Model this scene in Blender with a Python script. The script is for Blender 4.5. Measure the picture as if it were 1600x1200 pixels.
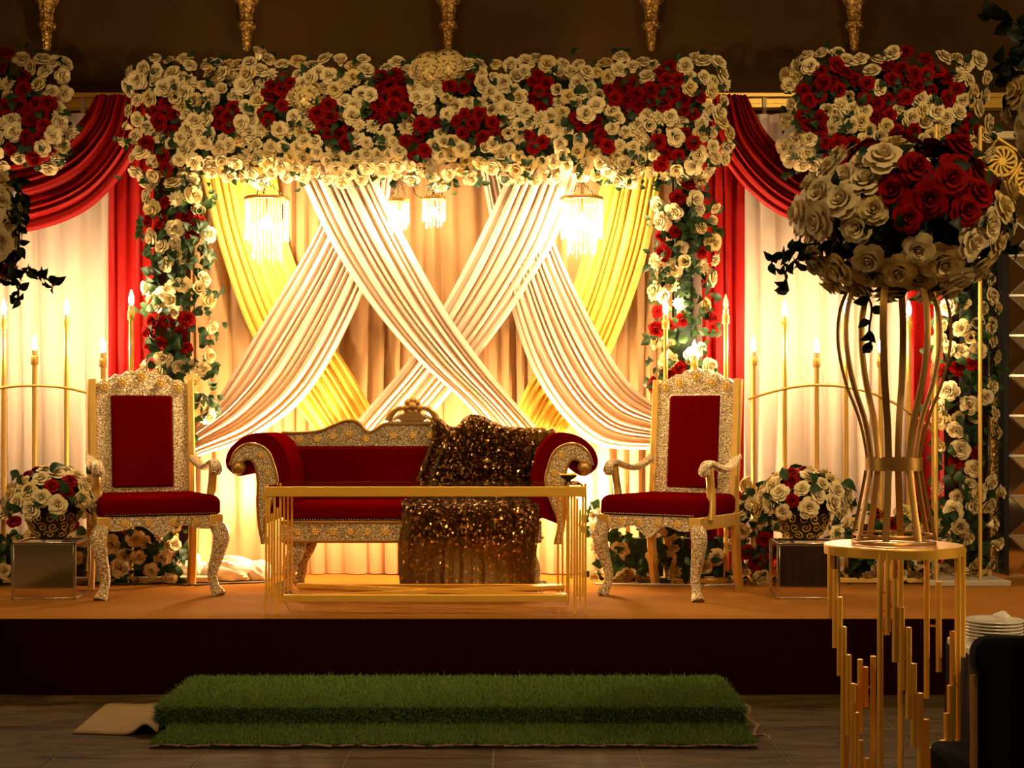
import bpy, math, random
import numpy as np
from mathutils import Vector, Matrix, Quaternion

for o in list(bpy.data.objects):
    bpy.data.objects.remove(o)
SC = bpy.context.scene
C = SC.collection
R = random.Random(7)
PI = math.pi

# ------------------------------------------------------------------ camera, world, lights, exposure
FPX, CX, HY, CH = 2222.22, 800.0, 665.0, 1.36      # focal length in pixels, centre, horizon row, camera height
cam_d = bpy.data.cameras.new('camera')
cam_d.sensor_width = 36.0
cam_d.lens = 50.0
cam_d.shift_y = 65.0 / 1600.0
cam_d.clip_end = 60
cam = bpy.data.objects.new('camera', cam_d)
C.objects.link(cam)
cam.location = (0, 0, CH)
cam.rotation_euler = (PI / 2, 0, 0)
SC.camera = cam

world = bpy.data.worlds.new('world')
SC.world = world
world.use_nodes = True
world.node_tree.nodes['Background'].inputs[0].default_value = (0.05, 0.03, 0.015, 1)
world.node_tree.nodes['Background'].inputs[1].default_value = 0.2

SC.view_settings.view_transform = 'Standard'
SC.view_settings.look = 'None'
SC.view_settings.gamma = 1
SC.view_settings.use_curve_mapping = False
SC.view_settings.exposure = 0.1

WARM = (1.0, 0.70, 0.36)
HALL = (1.0, 0.74, 0.36)


def spot(name, loc, target, power, angle, blend, col, size=0.05):
    d = bpy.data.lights.new(name, 'SPOT')
    d.energy = power
    d.spot_size = math.radians(angle)
    d.spot_blend = blend
    d.color = col
    d.shadow_soft_size = size
    o = bpy.data.objects.new(name, d)
    C.objects.link(o)
    o.location = loc
    o.rotation_euler = (Vector(target) - Vector(loc)).to_track_quat('-Z', 'Y').to_euler()
    return o


# stage wash from ceiling lamps in the hall (their housings are built further down)
HALL_SPOTS = [((-3.0, 4.6, 4.75), (-1.6, 8.4, 1.6), 300), ((-0.4, 4.4, 4.75), (-0.4, 8.4, 1.6), 300),
              ((2.6, 4.6, 4.75), (1.9, 8.5, 1.8), 360), ((1.6, 1.6, 4.75), (1.4, 4.0, 1.4), 200)]  # last spot is added to brighten the foreground bouquet
HALL_LABELS = ['left ceiling spotlight aimed at the stage', 'middle ceiling spotlight aimed at the stage', 'right ceiling spotlight aimed at the stage',
               'added ceiling spotlight brightening the right foreground bouquet']
for i, (l, t, p) in enumerate(HALL_SPOTS):
    spot('hall_spot_light', l, t, p, 62, 0.6, HALL, 0.06)
# wide clamp lamps fixed behind the settee, washing the curtain (housings further down)
STAGE_Z = 0.39
UPLIGHTS = [(-1.55, 8.90, -.35, 150), (-0.98, 8.92, -.1, 110), (-0.30, 8.92, 0.0, 150), (0.18, 8.92, .1, 130), (0.34, 8.90, .4, 150)]
for (x, y, dx, p) in UPLIGHTS:
    d = bpy.data.lights.new('clamp_lamp_light', 'POINT')
    d.energy = p * .3; d.color = WARM; d.shadow_soft_size = 0.03
    o = bpy.data.objects.new('clamp_lamp_light', d)
    C.objects.link(o)
    o.location = (x, y, STAGE_Z + 0.50)
    spot('clamp_lamp_beam', (x, y, STAGE_Z + 0.50), (x + dx, y + 0.3, STAGE_Z + 1.0), p * .8, 160, 0.7, WARM, 0.03)


# fill lamps added on the side walls to brighten the bouquets (built further down)
FILL_LAMPS = [((6.3, 3.2, 2.1), 330, 'added warm fill lamp on the right wall of the hall'), ((-6.3, 3.2, 2.1), 160, 'added warm fill lamp on the left wall of the hall')]
for l, p, lab in FILL_LAMPS:
    d = bpy.data.lights.new('fill_lamp_light', 'POINT')
    d.energy = p; d.color = HALL; d.shadow_soft_size = 0.09
    o = bpy.data.objects.new('fill_lamp_light', d)
    C.objects.link(o)
    o.location = l


def P(px, py, D):
    """world point that shows at photo pixel (px, py) when it stands D metres in front of the camera"""
    return Vector(((px - CX) * D / FPX, D, CH - (py - HY) * D / FPX))


def X(px, D):
    return (px - CX) * D / FPX


def Z(py, D):
    return CH - (py - HY) * D / FPX


# ------------------------------------------------------------------ materials
MATS = {}


def new_mat(name):
    m = bpy.data.materials.new(name)
    m.use_nodes = True
    MATS[name] = m
    nt = m.node_tree
    b = nt.nodes['Principled BSDF']
    return m, nt, b


def simple(name, col, rough=0.5, metal=0.0, sheen=0.0, var=0.0, bump=0.0, bscale=60, trans=0.0, coords='Object', emit=None, spec=0.5, detail=4):
    m, nt, b = new_mat(name)
    b.inputs['Base Color'].default_value = (*col, 1)
    b.inputs['Roughness'].default_value = rough
    b.inputs['Metallic'].default_value = metal
    b.inputs['Specular IOR Level'].default_value = spec
    if sheen:
        b.inputs['Sheen Weight'].default_value = sheen
        b.inputs['Sheen Roughness'].default_value = 0.4
        b.inputs['Sheen Tint'].default_value = (*[min(1, c * 2 + .1) for c in col], 1)
    tc = nt.nodes.new('ShaderNodeTexCoord')
    if var:
        n = nt.nodes.new('ShaderNodeTexNoise')
        n.inputs['Scale'].default_value = bscale * 0.25
        n.inputs['Detail'].default_value = detail
        nt.links.new(tc.outputs[coords], n.inputs['Vector'])
        oi = nt.nodes.new('ShaderNodeObjectInfo')
        ad = nt.nodes.new('ShaderNodeMath'); ad.operation = 'MULTIPLY_ADD'
        ad.inputs[1].default_value = 0.5
        nt.links.new(oi.outputs['Random'], ad.inputs[0])
        sc = nt.nodes.new('ShaderNodeMath'); sc.operation = 'MULTIPLY'; sc.inputs[1].default_value = 0.5
        nt.links.new(n.outputs['Fac'], sc.inputs[0])
        nt.links.new(sc.outputs[0], ad.inputs[2])
        mx = nt.nodes.new('ShaderNodeMix'); mx.data_type = 'RGBA'
        mx.inputs['A'].default_value = (*[c * (1 - var) for c in col], 1)
        mx.inputs['B'].default_value = (*[min(1, c * (1 + var * .6)) for c in col], 1)
        nt.links.new(ad.outputs[0], mx.inputs['Factor'])
        nt.links.new(mx.outputs['Result'], b.inputs['Base Color'])
    if bump:
        n2 = nt.nodes.new('ShaderNodeTexNoise')
        n2.inputs['Scale'].default_value = bscale
        n2.inputs['Detail'].default_value = detail
        nt.links.new(tc.outputs[coords], n2.inputs['Vector'])
        bp = nt.nodes.new('ShaderNodeBump')
        bp.inputs['Strength'].default_value = bump
        bp.inputs['Distance'].default_value = 0.01
        nt.links.new(n2.outputs['Fac'], bp.inputs['Height'])
        nt.links.new(bp.outputs['Normal'], b.inputs['Normal'])
    if trans:
        t = nt.nodes.new('ShaderNodeBsdfTranslucent')
        t.inputs['Color'].default_value = (*col, 1)
        mxs = nt.nodes.new('ShaderNodeMixShader')
        mxs.inputs[0].default_value = trans
        out = nt.nodes['Material Output']
        nt.links.new(b.outputs[0], mxs.inputs[1])
        nt.links.new(t.outputs[0], mxs.inputs[2])
        nt.links.new(mxs.outputs[0], out.inputs[0])
    if emit:
        b.inputs['Emission Color'].default_value = (*emit[0], 1)
        b.inputs['Emission Strength'].default_value = emit[1]
    return m


simple('wall_paint', (0.085, 0.040, 0.009), 0.8, spec=0.15, var=0.12, bump=0.08, bscale=14)
simple('dark_wall', (0.05, 0.025, 0.012), 0.8)
simple('ceiling_paint', (0.22, 0.15, 0.09), 0.9)
simple('trim_gold', (0.85, 0.54, 0.09), 0.4, 0.35, bump=0.1, bscale=30)
simple('trim_cream', (0.75, 0.58, 0.32), 0.5)
simple('grout', (0.15, 0.10, 0.05), 0.9)
simple('stage_carpet', (0.28, 0.108, 0.014), 0.95, spec=0.05, var=0.22, bump=0.5, bscale=160)
simple('stage_skirt', (0.011, 0.0012, 0.0008), 0.95, spec=0.0, var=0.2, bump=0.2, bscale=60)
simple('turf', (0.15, 0.25, 0.03), 0.85, var=0.45, bscale=500)
simple('turf_base', (0.02, 0.045, 0.008), 0.95, bump=0.8, bscale=200)
simple('turf_edge', (0.25, 0.13, 0.06), 0.85)
simple('underlay', (0.30, 0.19, 0.07), 0.9, var=0.25, bump=0.3, bscale=40)
simple('drape_tan', (0.40, 0.225, 0.10), 0.8, spec=0.1, trans=0.12, bump=0.06, bscale=120)
simple('drape_white', (0.76, 0.59, 0.44), 0.75, spec=0.15, trans=0.15)
simple('drape_sheer', (0.62, 0.47, 0.36), 0.8, spec=0.1, trans=0.2)
simple('drape_yellow', (0.85, 0.62, 0.10), 0.65, sheen=0.3, trans=0.2)
simple('drape_red', (0.24, 0.003, 0.0015), 0.5, spec=0.12, trans=0.06)
simple('velvet', (0.105, 0.0006, 0.0), 0.85, spec=0.0, var=0.12, bump=0.1, bscale=30)
simple('petal_white', (0.68, 0.53, 0.27), 0.6, var=0.10, bscale=8, trans=0.06, spec=0.2)
simple('petal_cream', (0.64, 0.46, 0.17), 0.6, var=0.15, bscale=8, trans=0.06, spec=0.2)
simple('petal_red', (0.22, 0.002, 0.001), 0.65, var=0.5, bscale=8, trans=0.05, spec=0.05)
simple('petal_pink', (0.70, 0.16, 0.12), 0.5, var=0.3, bscale=8, trans=0.1)
simple('leaf', (0.018, 0.042, 0.008), 0.5, spec=0.2, var=0.5, bscale=10, trans=0.12)
simple('leaf_dark', (0.008, 0.018, 0.006), 0.5, spec=0.2, var=0.5, bscale=10)
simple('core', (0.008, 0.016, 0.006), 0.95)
simple('gold', (0.95, 0.50, 0.06), 0.35, 0.55, bump=0.06, bscale=60)
simple('gold_dark', (0.42, 0.22, 0.05), 0.38, 0.7, bump=0.06, bscale=60)
simple('gold_paint', (0.70, 0.42, 0.09), 0.45, 0.5, bump=0.15, bscale=50)
simple('gold_post', (0.72, 0.42, 0.09), 0.42, 0.55, var=0.2, bump=0.25, bscale=70)
simple('brass_dark', (0.05, 0.03, 0.015), 0.4, 0.7)
simple('black_metal', (0.01, 0.009, 0.008), 0.4, 0.4)
simple('black_fabric', (0.004, 0.003, 0.003), 0.9, spec=0.05)
simple('mirror', (0.78, 0.66, 0.48), 0.06, 1.0)
simple('silver', (0.78, 0.72, 0.62), 0.2, 1.0)
simple('porcelain', (0.82, 0.76, 0.66), 0.2)
simple('napkin', (0.85, 0.80, 0.72), 0.8)
simple('cloth_puddle', (0.88, 0.78, 0.60), 0.85, trans=0.15, bump=0.3, bscale=20)
simple('skirt_dark', (0.03, 0.012, 0.007), 0.8, sheen=0.2)
simple('wood_base', (0.45, 0.36, 0.26), 0.6, var=0.15, bump=0.1)
simple('dark_gloss', (0.012, 0.008, 0.006), 0.12)
simple('cable', (0.012, 0.01, 0.008), 0.5)
simple('rope', (0.6, 0.5, 0.36), 0.6)
simple('bead', (0.85, 0.70, 0.45), 0.25, 0.9)
simple('candle_sleeve', (0.85, 0.55, 0.22), 0.4, 0.2)
simple('bulb_glow', (1, 0.9, 0.7), 0.5, emit=((1.0, 0.72, 0.40), 640))
simple('bulb_off', (0.9, 0.6, 0.3), 0.15, spec=0.8, emit=((1.0, 0.6, 0.25), 0.6))
simple('chandelier_glow', (1, 0.9, 0.7), 0.5, emit=((1.0, 0.72, 0.40), 1100))
simple('fill_glow', (1, 0.9, 0.7), 0.6, emit=((1.0, 0.72, 0.36), 7))  # glow of the added ceiling fill panels

# glass
m, nt, b = new_mat('glass')
b.inputs['Base Color'].default_value = (0.95, 0.97, 0.95, 1)
b.inputs['Roughness'].default_value = 0.02
b.inputs['Transmission Weight'].default_value = 1.0
b.inputs['IOR'].default_value = 1.45
# crystal: sparkling, lets light through
m, nt, b = new_mat('crystal')
b.inputs['Base Color'].default_value = (0.95, 0.9, 0.8, 1)
b.inputs['Roughness'].default_value = 0.08
tr = nt.nodes.new('ShaderNodeBsdfTransparent')
tl = nt.nodes.new('ShaderNodeBsdfTranslucent'); tl.inputs[0].default_value = (0.95, 0.9, 0.8, 1)
mx1 = nt.nodes.new('ShaderNodeMixShader'); mx1.inputs[0].default_value = 0.45
mx2 = nt.nodes.new('ShaderNodeMixShader'); mx2.inputs[0].default_value = 0.45
nt.links.new(b.outputs[0], mx1.inputs[1]); nt.links.new(tl.outputs[0], mx1.inputs[2])
nt.links.new(mx1.outputs[0], mx2.inputs[1]); nt.links.new(tr.outputs[0], mx2.inputs[2])
nt.links.new(mx2.outputs[0], nt.nodes['Material Output'].inputs[0])


def carved(name, light, dark, scale=55, metal=0.75, rough=0.34, strength=0.9):
    """embossed metal sheet: small repeating relief with a darker colour in the grooves"""
    m, nt, b = new_mat(name)
    tc = nt.nodes.new('ShaderNodeTexCoord')
    v = nt.nodes.new('ShaderNodeTexVoronoi'); v.feature = 'DISTANCE_TO_EDGE'
    v.inputs['Scale'].default_value = scale
    n = nt.nodes.new('ShaderNodeTexNoise'); n.inputs['Scale'].default_value = scale * 1.6; n.inputs['Detail'].default_value = 3
    mp = nt.nodes.new('ShaderNodeMix'); mp.data_type = 'VECTOR'; mp.inputs['Factor'].default_value = 0.025
    nt.links.new(tc.outputs['Object'], mp.inputs['A'])
    nt.links.new(n.outputs['Color'], mp.inputs['B'])
    nt.links.new(tc.outputs['Object'], n.inputs['Vector'])
    nt.links.new(mp.outputs['Result'], v.inputs['Vector'])
    rp = nt.nodes.new('ShaderNodeValToRGB')
    rp.color_ramp.elements[0].position = 0.015; rp.color_ramp.elements[0].color = (*dark, 1)
    rp.color_ramp.elements[1].position = 0.13; rp.color_ramp.elements[1].color = (*light, 1)
    nt.links.new(v.outputs['Distance'], rp.inputs['Fac'])
    nt.links.new(rp.outputs['Color'], b.inputs['Base Color'])
    ml = nt.nodes.new('ShaderNodeMath'); ml.operation = 'MULTIPLY_ADD'; ml.inputs[1].default_value = 0.4
    nt.links.new(n.outputs['Fac'], ml.inputs[0]); nt.links.new(v.outputs['Distance'], ml.inputs[2])
    bp = nt.nodes.new('ShaderNodeBump'); bp.inputs['Strength'].default_value = strength; bp.inputs['Distance'].default_value = 0.012
    nt.links.new(ml.outputs[0], bp.inputs['Height'])
    nt.links.new(bp.outputs['Normal'], b.inputs['Normal'])
    b.inputs['Metallic'].default_value = metal
    b.inputs['Roughness'].default_value = rough
    return m


carved('carved_silver', (0.88, 0.68, 0.38), (0.10, 0.05, 0.015), scale=62, metal=0.55, strength=1.0)
carved('carved_gold', (0.85, 0.50, 0.12), (0.16, 0.06, 0.01), scale=32, metal=0.8)

# sequinned cloth: every sequin is a small facet with its own tilt
m, nt, b = new_mat('sequin')
tc = nt.nodes.new('ShaderNodeTexCoord')
v = nt.nodes.new('ShaderNodeTexVoronoi'); v.inputs['Scale'].default_value = 80
nt.links.new(tc.outputs['Object'], v.inputs['Vector'])
geo = nt.nodes.new('ShaderNodeNewGeometry')
sb = nt.nodes.new('ShaderNodeVectorMath'); sb.operation = 'SUBTRACT'; sb.inputs[1].default_value = (0.5, 0.5, 0.5)
nt.links.new(v.outputs['Color'], sb.inputs[0])
sc_ = nt.nodes.new('ShaderNodeVectorMath'); sc_.operation = 'SCALE'; sc_.inputs['Scale'].default_value = 1.5
nt.links.new(sb.outputs[0], sc_.inputs[0])
ad = nt.nodes.new('ShaderNodeVectorMath'); ad.operation = 'ADD'
nt.links.new(sc_.outputs[0], ad.inputs[0]); nt.links.new(geo.outputs['Normal'], ad.inputs[1])
nm = nt.nodes.new('ShaderNodeVectorMath'); nm.operation = 'NORMALIZE'
nt.links.new(ad.outputs[0], nm.inputs[0]); nt.links.new(nm.outputs[0], b.inputs['Normal'])
sp = nt.nodes.new('ShaderNodeSeparateColor'); nt.links.new(v.outputs['Color'], sp.inputs[0])
rp = nt.nodes.new('ShaderNodeValToRGB')
rp.color_ramp.elements[0].position = 0.0; rp.color_ramp.elements[0].color = (0.02, 0.008, 0.002, 1)
rp.color_ramp.elements[1].position = 1.0; rp.color_ramp.elements[1].color = (0.95, 0.55, 0.18, 1)
e = rp.color_ramp.elements.new(0.75); e.color = (0.12, 0.05, 0.014, 1)
nt.links.new(sp.outputs['Red'], rp.inputs['Fac'])
nt.links.new(rp.outputs['Color'], b.inputs['Base Color'])
b.inputs['Metallic'].default_value = 0.9
b.inputs['Roughness'].default_value = 0.16
tl = nt.nodes.new('ShaderNodeBsdfTranslucent'); tl.inputs[0].default_value = (0.75, 0.5, 0.12, 1)
mxs = nt.nodes.new('ShaderNodeMixShader'); mxs.inputs[0].default_value = 0.16
nt.links.new(b.outputs[0], mxs.inputs[1]); nt.links.new(tl.outputs[0], mxs.inputs[2])
nt.links.new(mxs.outputs[0], nt.nodes['Material Output'].inputs[0])

# stone floor tile, mottled slate
m, nt, b = new_mat('tile_stone')
tc = nt.nodes.new('ShaderNodeTexCoord')
oi = nt.nodes.new('ShaderNodeObjectInfo')
ad = nt.nodes.new('ShaderNodeVectorMath'); ad.operation = 'MULTIPLY_ADD'
ad.inputs[1].default_value = (1, 1, 1)
nt.links.new(tc.outputs['Object'], ad.inputs[0])
nt.links.new(oi.outputs['Location'], ad.inputs[2])
mpn = nt.nodes.new('ShaderNodeMapping'); mpn.inputs['Scale'].default_value = (1.2, 4.0, 1)
nt.links.new(ad.outputs[0], mpn.inputs['Vector'])
n = nt.nodes.new('ShaderNodeTexNoise'); n.inputs['Scale'].default_value = 2.6; n.inputs['Detail'].default_value = 7; n.inputs['Distortion'].default_value = 1.2
nt.links.new(mpn.outputs[0], n.inputs['Vector'])
rp = nt.nodes.new('ShaderNodeValToRGB')
rp.color_ramp.elements[0].position = 0.3; rp.color_ramp.elements[0].color = (0.030, 0.018, 0.006, 1)
rp.color_ramp.elements[1].position = 0.72; rp.color_ramp.elements[1].color = (0.12, 0.075, 0.028, 1)
nt.links.new(n.outputs['Fac'], rp.inputs['Fac']); nt.links.new(rp.outputs['Color'], b.inputs['Base Color'])
bp = nt.nodes.new('ShaderNodeBump'); bp.inputs['Strength'].default_value = 0.35; bp.inputs['Distance'].default_value = 0.01
nt.links.new(n.outputs['Fac'], bp.inputs['Height']); nt.links.new(bp.outputs['Normal'], b.inputs['Normal'])
b.inputs['Roughness'].default_value = 0.6
b.inputs['Specular IOR Level'].default_value = 0.03


# ------------------------------------------------------------------ mesh helpers
def origin_of(parent):
    v = Vector((0, 0, 0))
    while parent is not None:
        v += parent.location
        parent = parent.parent
    return v


def obj_from(name, me, parent=None):
    o = bpy.data.objects.new(name, me)
    C.objects.link(o)
    o.parent = parent
    return o


class MB:
    def __init__(s):
        s.v = []; s.f = []

    def add(s, vs, fs):
        k = len(s.v)
        s.v += [tuple(v) for v in vs]
        s.f += [tuple(i + k for i in f) for f in fs]
        return s

    def box(s, lo, hi):
        (a, b_, c), (d, e_, f_) = lo, hi
        return s.add([(a, b_, c), (d, b_, c), (d, e_, c), (a, e_, c), (a, b_, f_), (d, b_, f_), (d, e_, f_), (a, e_, f_)],
                     [(0, 3, 2, 1), (4, 5, 6, 7), (0, 1, 5, 4), (1, 2, 6, 5), (2, 3, 7, 6), (3, 0, 4, 7)])

    def bar(s, p, q, w, h, up=(0, 0, 1)):
        p, q = Vector(p), Vector(q)
        d = (q - p).normalized()
        a = d.cross(Vector(up))
        if a.length < 1e-4:
            a = d.cross(Vector((0, 1, 0)))
        a.normalize(); b_ = a.cross(d)
        vs = []
        for c in (p, q):
            for (i, j) in ((-1, -1), (1, -1), (1, 1), (-1, 1)):
                vs.append(c + a * (i * w / 2) + b_ * (j * h / 2))
        return s.add(vs, [(0, 1, 2, 3), (7, 6, 5, 4), (0, 4, 5, 1), (1, 5, 6, 2), (2, 6, 7, 3), (3, 7, 4, 0)])

    def sweep(s, path, radii, n=8, up=(1, 0, 0), sq=1.0, caps=True, twist=0.0):
        """sweep an elliptic (sq=1) or squarish (sq<1) section along path; radii: one (a, b) or r per point"""
        pts = [Vector(p) for p in path]
        k = len(pts)
        if not isinstance(radii, (list, tuple)) or (len(radii) == 2 and k != 2 and not isinstance(radii[0], (list, tuple))):
            radii = [radii] * k
        vs, fs = [], []
        upv = Vector(up)
        for i, p in enumerate(pts):
            t = (pts[min(i + 1, k - 1)] - pts[max(i - 1, 0)]).normalized()
            a = upv - t * upv.dot(t)
            if a.length < 1e-3:
                a = Vector((0, 0, 1)) - t * t.z
                if a.length < 1e-3:
                    a = Vector((0, 1, 0)) - t * t.y
            a.normalize()
            b_ = t.cross(a)
            r = radii[i]
            ra, rb = r if isinstance(r, (list, tuple)) else (r, r)
            for j in range(n):
                th = 2 * PI * (j + 0.5) / n + twist
                c, s_ = math.cos(th), math.sin(th)
                c = math.copysign(abs(c) ** sq, c); s_ = math.copysign(abs(s_) ** sq, s_)
                vs.append(p + a * (c * ra) + b_ * (s_ * rb))
        for i in range(k - 1):
            for j in range(n):
                fs.append((i * n + j, i * n + (j + 1) % n, (i + 1) * n + (j + 1) % n, (i + 1) * n + j))
        if caps:
            fs.append(tuple(range(n - 1, -1, -1)))
            fs.append(tuple((k - 1) * n + j for j in range(n)))
        return s.add(vs, fs)

    def lathe(s, prof, c=(0, 0, 0), n=16, ripple=None, caps=True):
        """prof: list of (r, z)"""
        vs, fs = [], []
        k = len(prof)
        for i, (r, z) in enumerate(prof):
            for j in range(n):
                th = 2 * PI * j / n
                rr = r * (ripple(th, i) if ripple else 1)
                vs.append((c[0] + rr * math.cos(th), c[1] + rr * math.sin(th), c[2] + z))
        for i in range(k - 1):
            for j in range(n):
                fs.append((i * n + j, i * n + (j + 1) % n, (i + 1) * n + (j + 1) % n, (i + 1) * n + j))
        if caps:
            fs.append(tuple(range(n - 1, -1, -1)))
            fs.append(tuple((k - 1) * n + j for j in range(n)))
        return s.add(vs, fs)

    def torus(s, c, Rm, r, n=28, m=8, ax='z'):
        vs, fs = [], []
        for i in range(n):
            a = 2 * PI * i / n
            for j in range(m):
                b_ = 2 * PI * j / m
                q = ((Rm + r * math.cos(b_)) * math.cos(a), (Rm + r * math.cos(b_)) * math.sin(a), r * math.sin(b_))
                if ax == 'y':
                    q = (q[0], q[2], q[1])
                elif ax == 'x':
                    q = (q[2], q[0], q[1])
                vs.append((c[0] + q[0], c[1] + q[1], c[2] + q[2]))
        for i in range(n):
            for j in range(m):
                fs.append((i * m + j, ((i + 1) % n) * m + j, ((i + 1) % n) * m + (j + 1) % m, i * m + (j + 1) % m))
        return s.add(vs, fs)

    def prism(s, poly, y0, y1):
        """poly: list of (x, z), extruded from y0 to y1"""
        n = len(poly)
        vs = [(x, y0, z) for x, z in poly] + [(x, y1, z) for x, z in poly]
        fs = [tuple(range(n)), tuple(range(2 * n - 1, n - 1, -1))]
        for i in range(n):
            j = (i + 1) % n
            fs.append((i, i + n, j + n, j))
        return s.add(vs, fs)

    def band(s, A, B, y0, y1):
        """strip between two (x, z) polylines of equal length, extruded from y0 to y1"""
        n = len(A)
        vs = [(x, y0, z) for x, z in A] + [(x, y0, z) for x, z in B] + [(x, y1, z) for x, z in A] + [(x, y1, z) for x, z in B]
        fs = []
        for i in range(n - 1):
            fs += [(i, i + 1, n + i + 1, n + i), (2 * n + i, 3 * n + i, 3 * n + i + 1, 2 * n + i + 1),
                   (i, 2 * n + i, 2 * n + i + 1, i + 1), (n + i, n + i + 1, 3 * n + i + 1, 3 * n + i)]
        fs += [(0, n, 3 * n, 2 * n), (n - 1, 3 * n - 1, 4 * n - 1, 2 * n - 1)]
        return s.add(vs, fs)

    def sphere(s, c, r, n=12, m=8):
        rr = r if isinstance(r, (tuple, list)) else (r, r, r)
        vs, fs = [], []
        for i in range(m + 1):
            ph = PI * i / m
            for j in range(n):
                th = 2 * PI * j / n
                vs.append((c[0] + rr[0] * math.sin(ph) * math.cos(th), c[1] + rr[1] * math.sin(ph) * math.sin(th), c[2] + rr[2] * math.cos(ph)))
        for i in range(m):
            for j in range(n):
                fs.append((i * n + j, (i + 1) * n + j, (i + 1) * n + (j + 1) % n, i * n + (j + 1) % n))
        return s.add(vs, fs)

    def mesh(s, name, mat, smooth=True, off=None):
        me = bpy.data.meshes.new(name)
        vs = s.v if off is None else [(v[0] - off[0], v[1] - off[1], v[2] - off[2]) for v in s.v]
        me.from_pydata(vs, [], s.f)
        import bmesh
        bm = bmesh.new(); bm.from_mesh(me)
        bmesh.ops.remove_doubles(bm, verts=bm.verts, dist=1e-6)
        bmesh.ops.recalc_face_normals(bm, faces=bm.faces)
        bm.to_mesh(me); bm.free()
        me.materials.append(MATS[mat])
        if smooth:
            me.shade_smooth()
            me.set_sharp_from_angle(angle=math.radians(40))
        return me

    def build(s, name, mat, parent=None, smooth=True, bevel=0.0, world=True):
        off = origin_of(parent) if world else None
        o = obj_from(name, s.mesh(name, mat, smooth, off), parent)
        if bevel:
            md = o.modifiers.new('bevel', 'BEVEL')
            md.width = bevel; md.segments = 2; md.limit_method = 'ANGLE'; md.angle_limit = math.radians(40)
        return o


def tag(o, label=None, cat=None, group=None, kind=None):
    if label: o['label'] = label
    if cat: o['category'] = cat
    if group: o['group'] = group
    if kind: o['kind'] = kind
    return o


def thing(name, label, cat, loc, rotz=0.0, group=None):
    o = bpy.data.objects.new(name, None)
    C.objects.link(o)
    o.empty_display_size = 0.1
    o.location = loc
    o.rotation_euler = (0, 0, rotz)
    return tag(o, label, cat, group)


def spline(pts, n):
    """Catmull-Rom through pts (tuples), n samples"""
    p = [Vector(q) for q in pts]
    p = [p[0] * 2 - p[1]] + p + [p[-1] * 2 - p[-2]]
    out = []
    segs = len(p) - 3
    for i in range(n):
        t = i / (n - 1) * segs
        k = min(int(t), segs - 1); t -= k
        a, b_, c, d = p[k:k + 4]
        out.append(0.5 * ((2 * b_) + (c - a) * t + (2 * a - 5 * b_ + 4 * c - d) * t * t + (3 * b_ - a - 3 * c + d) * t ** 3))
    return out


def add_stuff_mesh(name, items, mat, parent):
    """join transformed copies of meshes into one part"""
    off = origin_of(parent)
    V, F, k = [], [], 0
    cache = {}
    for me, M in items:
        if me.name not in cache:
            a = np.empty(len(me.vertices) * 3); me.vertices.foreach_get('co', a)
            cache[me.name] = (a.reshape(-1, 3), [tuple(p.vertices) for p in me.polygons])
        a, fs = cache[me.name]
        A = np.array(M)
        w = a @ A[:3, :3].T + A[:3, 3] - np.array(off)
        V.append(w)
        F += [tuple(i + k for i in f) for f in fs]
        k += len(a)
    me = bpy.data.meshes.new(name)
    me.from_pydata(np.concatenate(V).tolist(), [], F)
    me.materials.append(MATS[mat])
    me.shade_smooth()
    o = obj_from(name, me, parent)
    o['kind'] = 'stuff'
    return o


# ------------------------------------------------------------------ flower and leaf meshes (unit radius, facing +Z)
def petal(mb, th0, hw, r0, r1, z0, z1, curl, nu=4, nv=3, cup=0.0, pointed=0.25):
    vs, fs = [], []
    for i in range(nv + 1):
        v = i / nv
        for j in range(nu + 1):
            u = -1 + 2 * j / nu
            vv = v * (1 - pointed * abs(u) ** 2.5)
            r = r0 + (r1 - r0) * vv ** 0.8 + curl * max(0, vv - 0.6) ** 1.3
            r -= cup * (1 - u * u) * 0.0
            z = z0 + (z1 - z0) * math.sin(vv * PI * 0.55) - curl * 0.7 * max(0, vv - 0.72)
            w = hw * (0.45 + 0.55 * math.sin(min(1, vv * 1.25) * PI / 2))
            th = th0 + u * w
            vs.append((r * math.cos(th), r * math.sin(th), z))
    for i in range(nv):
        for j in range(nu):
            a = i * (nu + 1) + j
            fs.append((a, a + 1, a + nu + 2, a + nu + 1))
    mb.add(vs, fs)


def rose_mesh(name, mat, seed, openness=1.0):
    q = random.Random(seed)
    mb = MB()
    rings = [(2, 0.10, 0.17, 0.80, 1.5, 0.0), (3, 0.12, 0.34, 0.80, 1.15, 0.1), (4, 0.15, 0.54, 0.70, 0.9, 0.3),
             (5, 0.18, 0.76, 0.52, 0.78, 0.45), (5, 0.2, 0.95, 0.26, 0.80, 0.5)]
    for k, (n, r0, r1, z1, hw, curl) in enumerate(rings):
        ph = q.uniform(0, 6)
        for i in range(n):
            petal(mb, ph + 2 * PI * i / n + q.uniform(-.12, .12), hw * q.uniform(.9, 1.1), r0,
                  r1 * openness * q.uniform(.92, 1.08), -0.15, z1 * q.uniform(.9, 1.1), curl * q.uniform(.6, 1.3))
    mb.sphere((0, 0, 0.48), (0.15, 0.15, 0.27), 6, 4)
    return mb.mesh(name, mat)


def mum_mesh(name, mat, seed):
    q = random.Random(seed)
    mb = MB()
    for n, r1, z1 in ((12, 1.0, 0.15), (10, 0.8, 0.38), (8, 0.55, 0.55), (5, 0.3, 0.65)):
        ph = q.uniform(0, 6)
        for i in range(n):
            petal(mb, ph + 2 * PI * i / n, 3.3 / n, 0.06, r1 * q.uniform(.85, 1.1), -0.1, z1, 0.2, nu=2, nv=3, pointed=0.3)
    mb.sphere((0, 0, 0.3), (0.18, 0.18, 0.2), 6, 4)
    return mb.mesh(name, mat)


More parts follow.
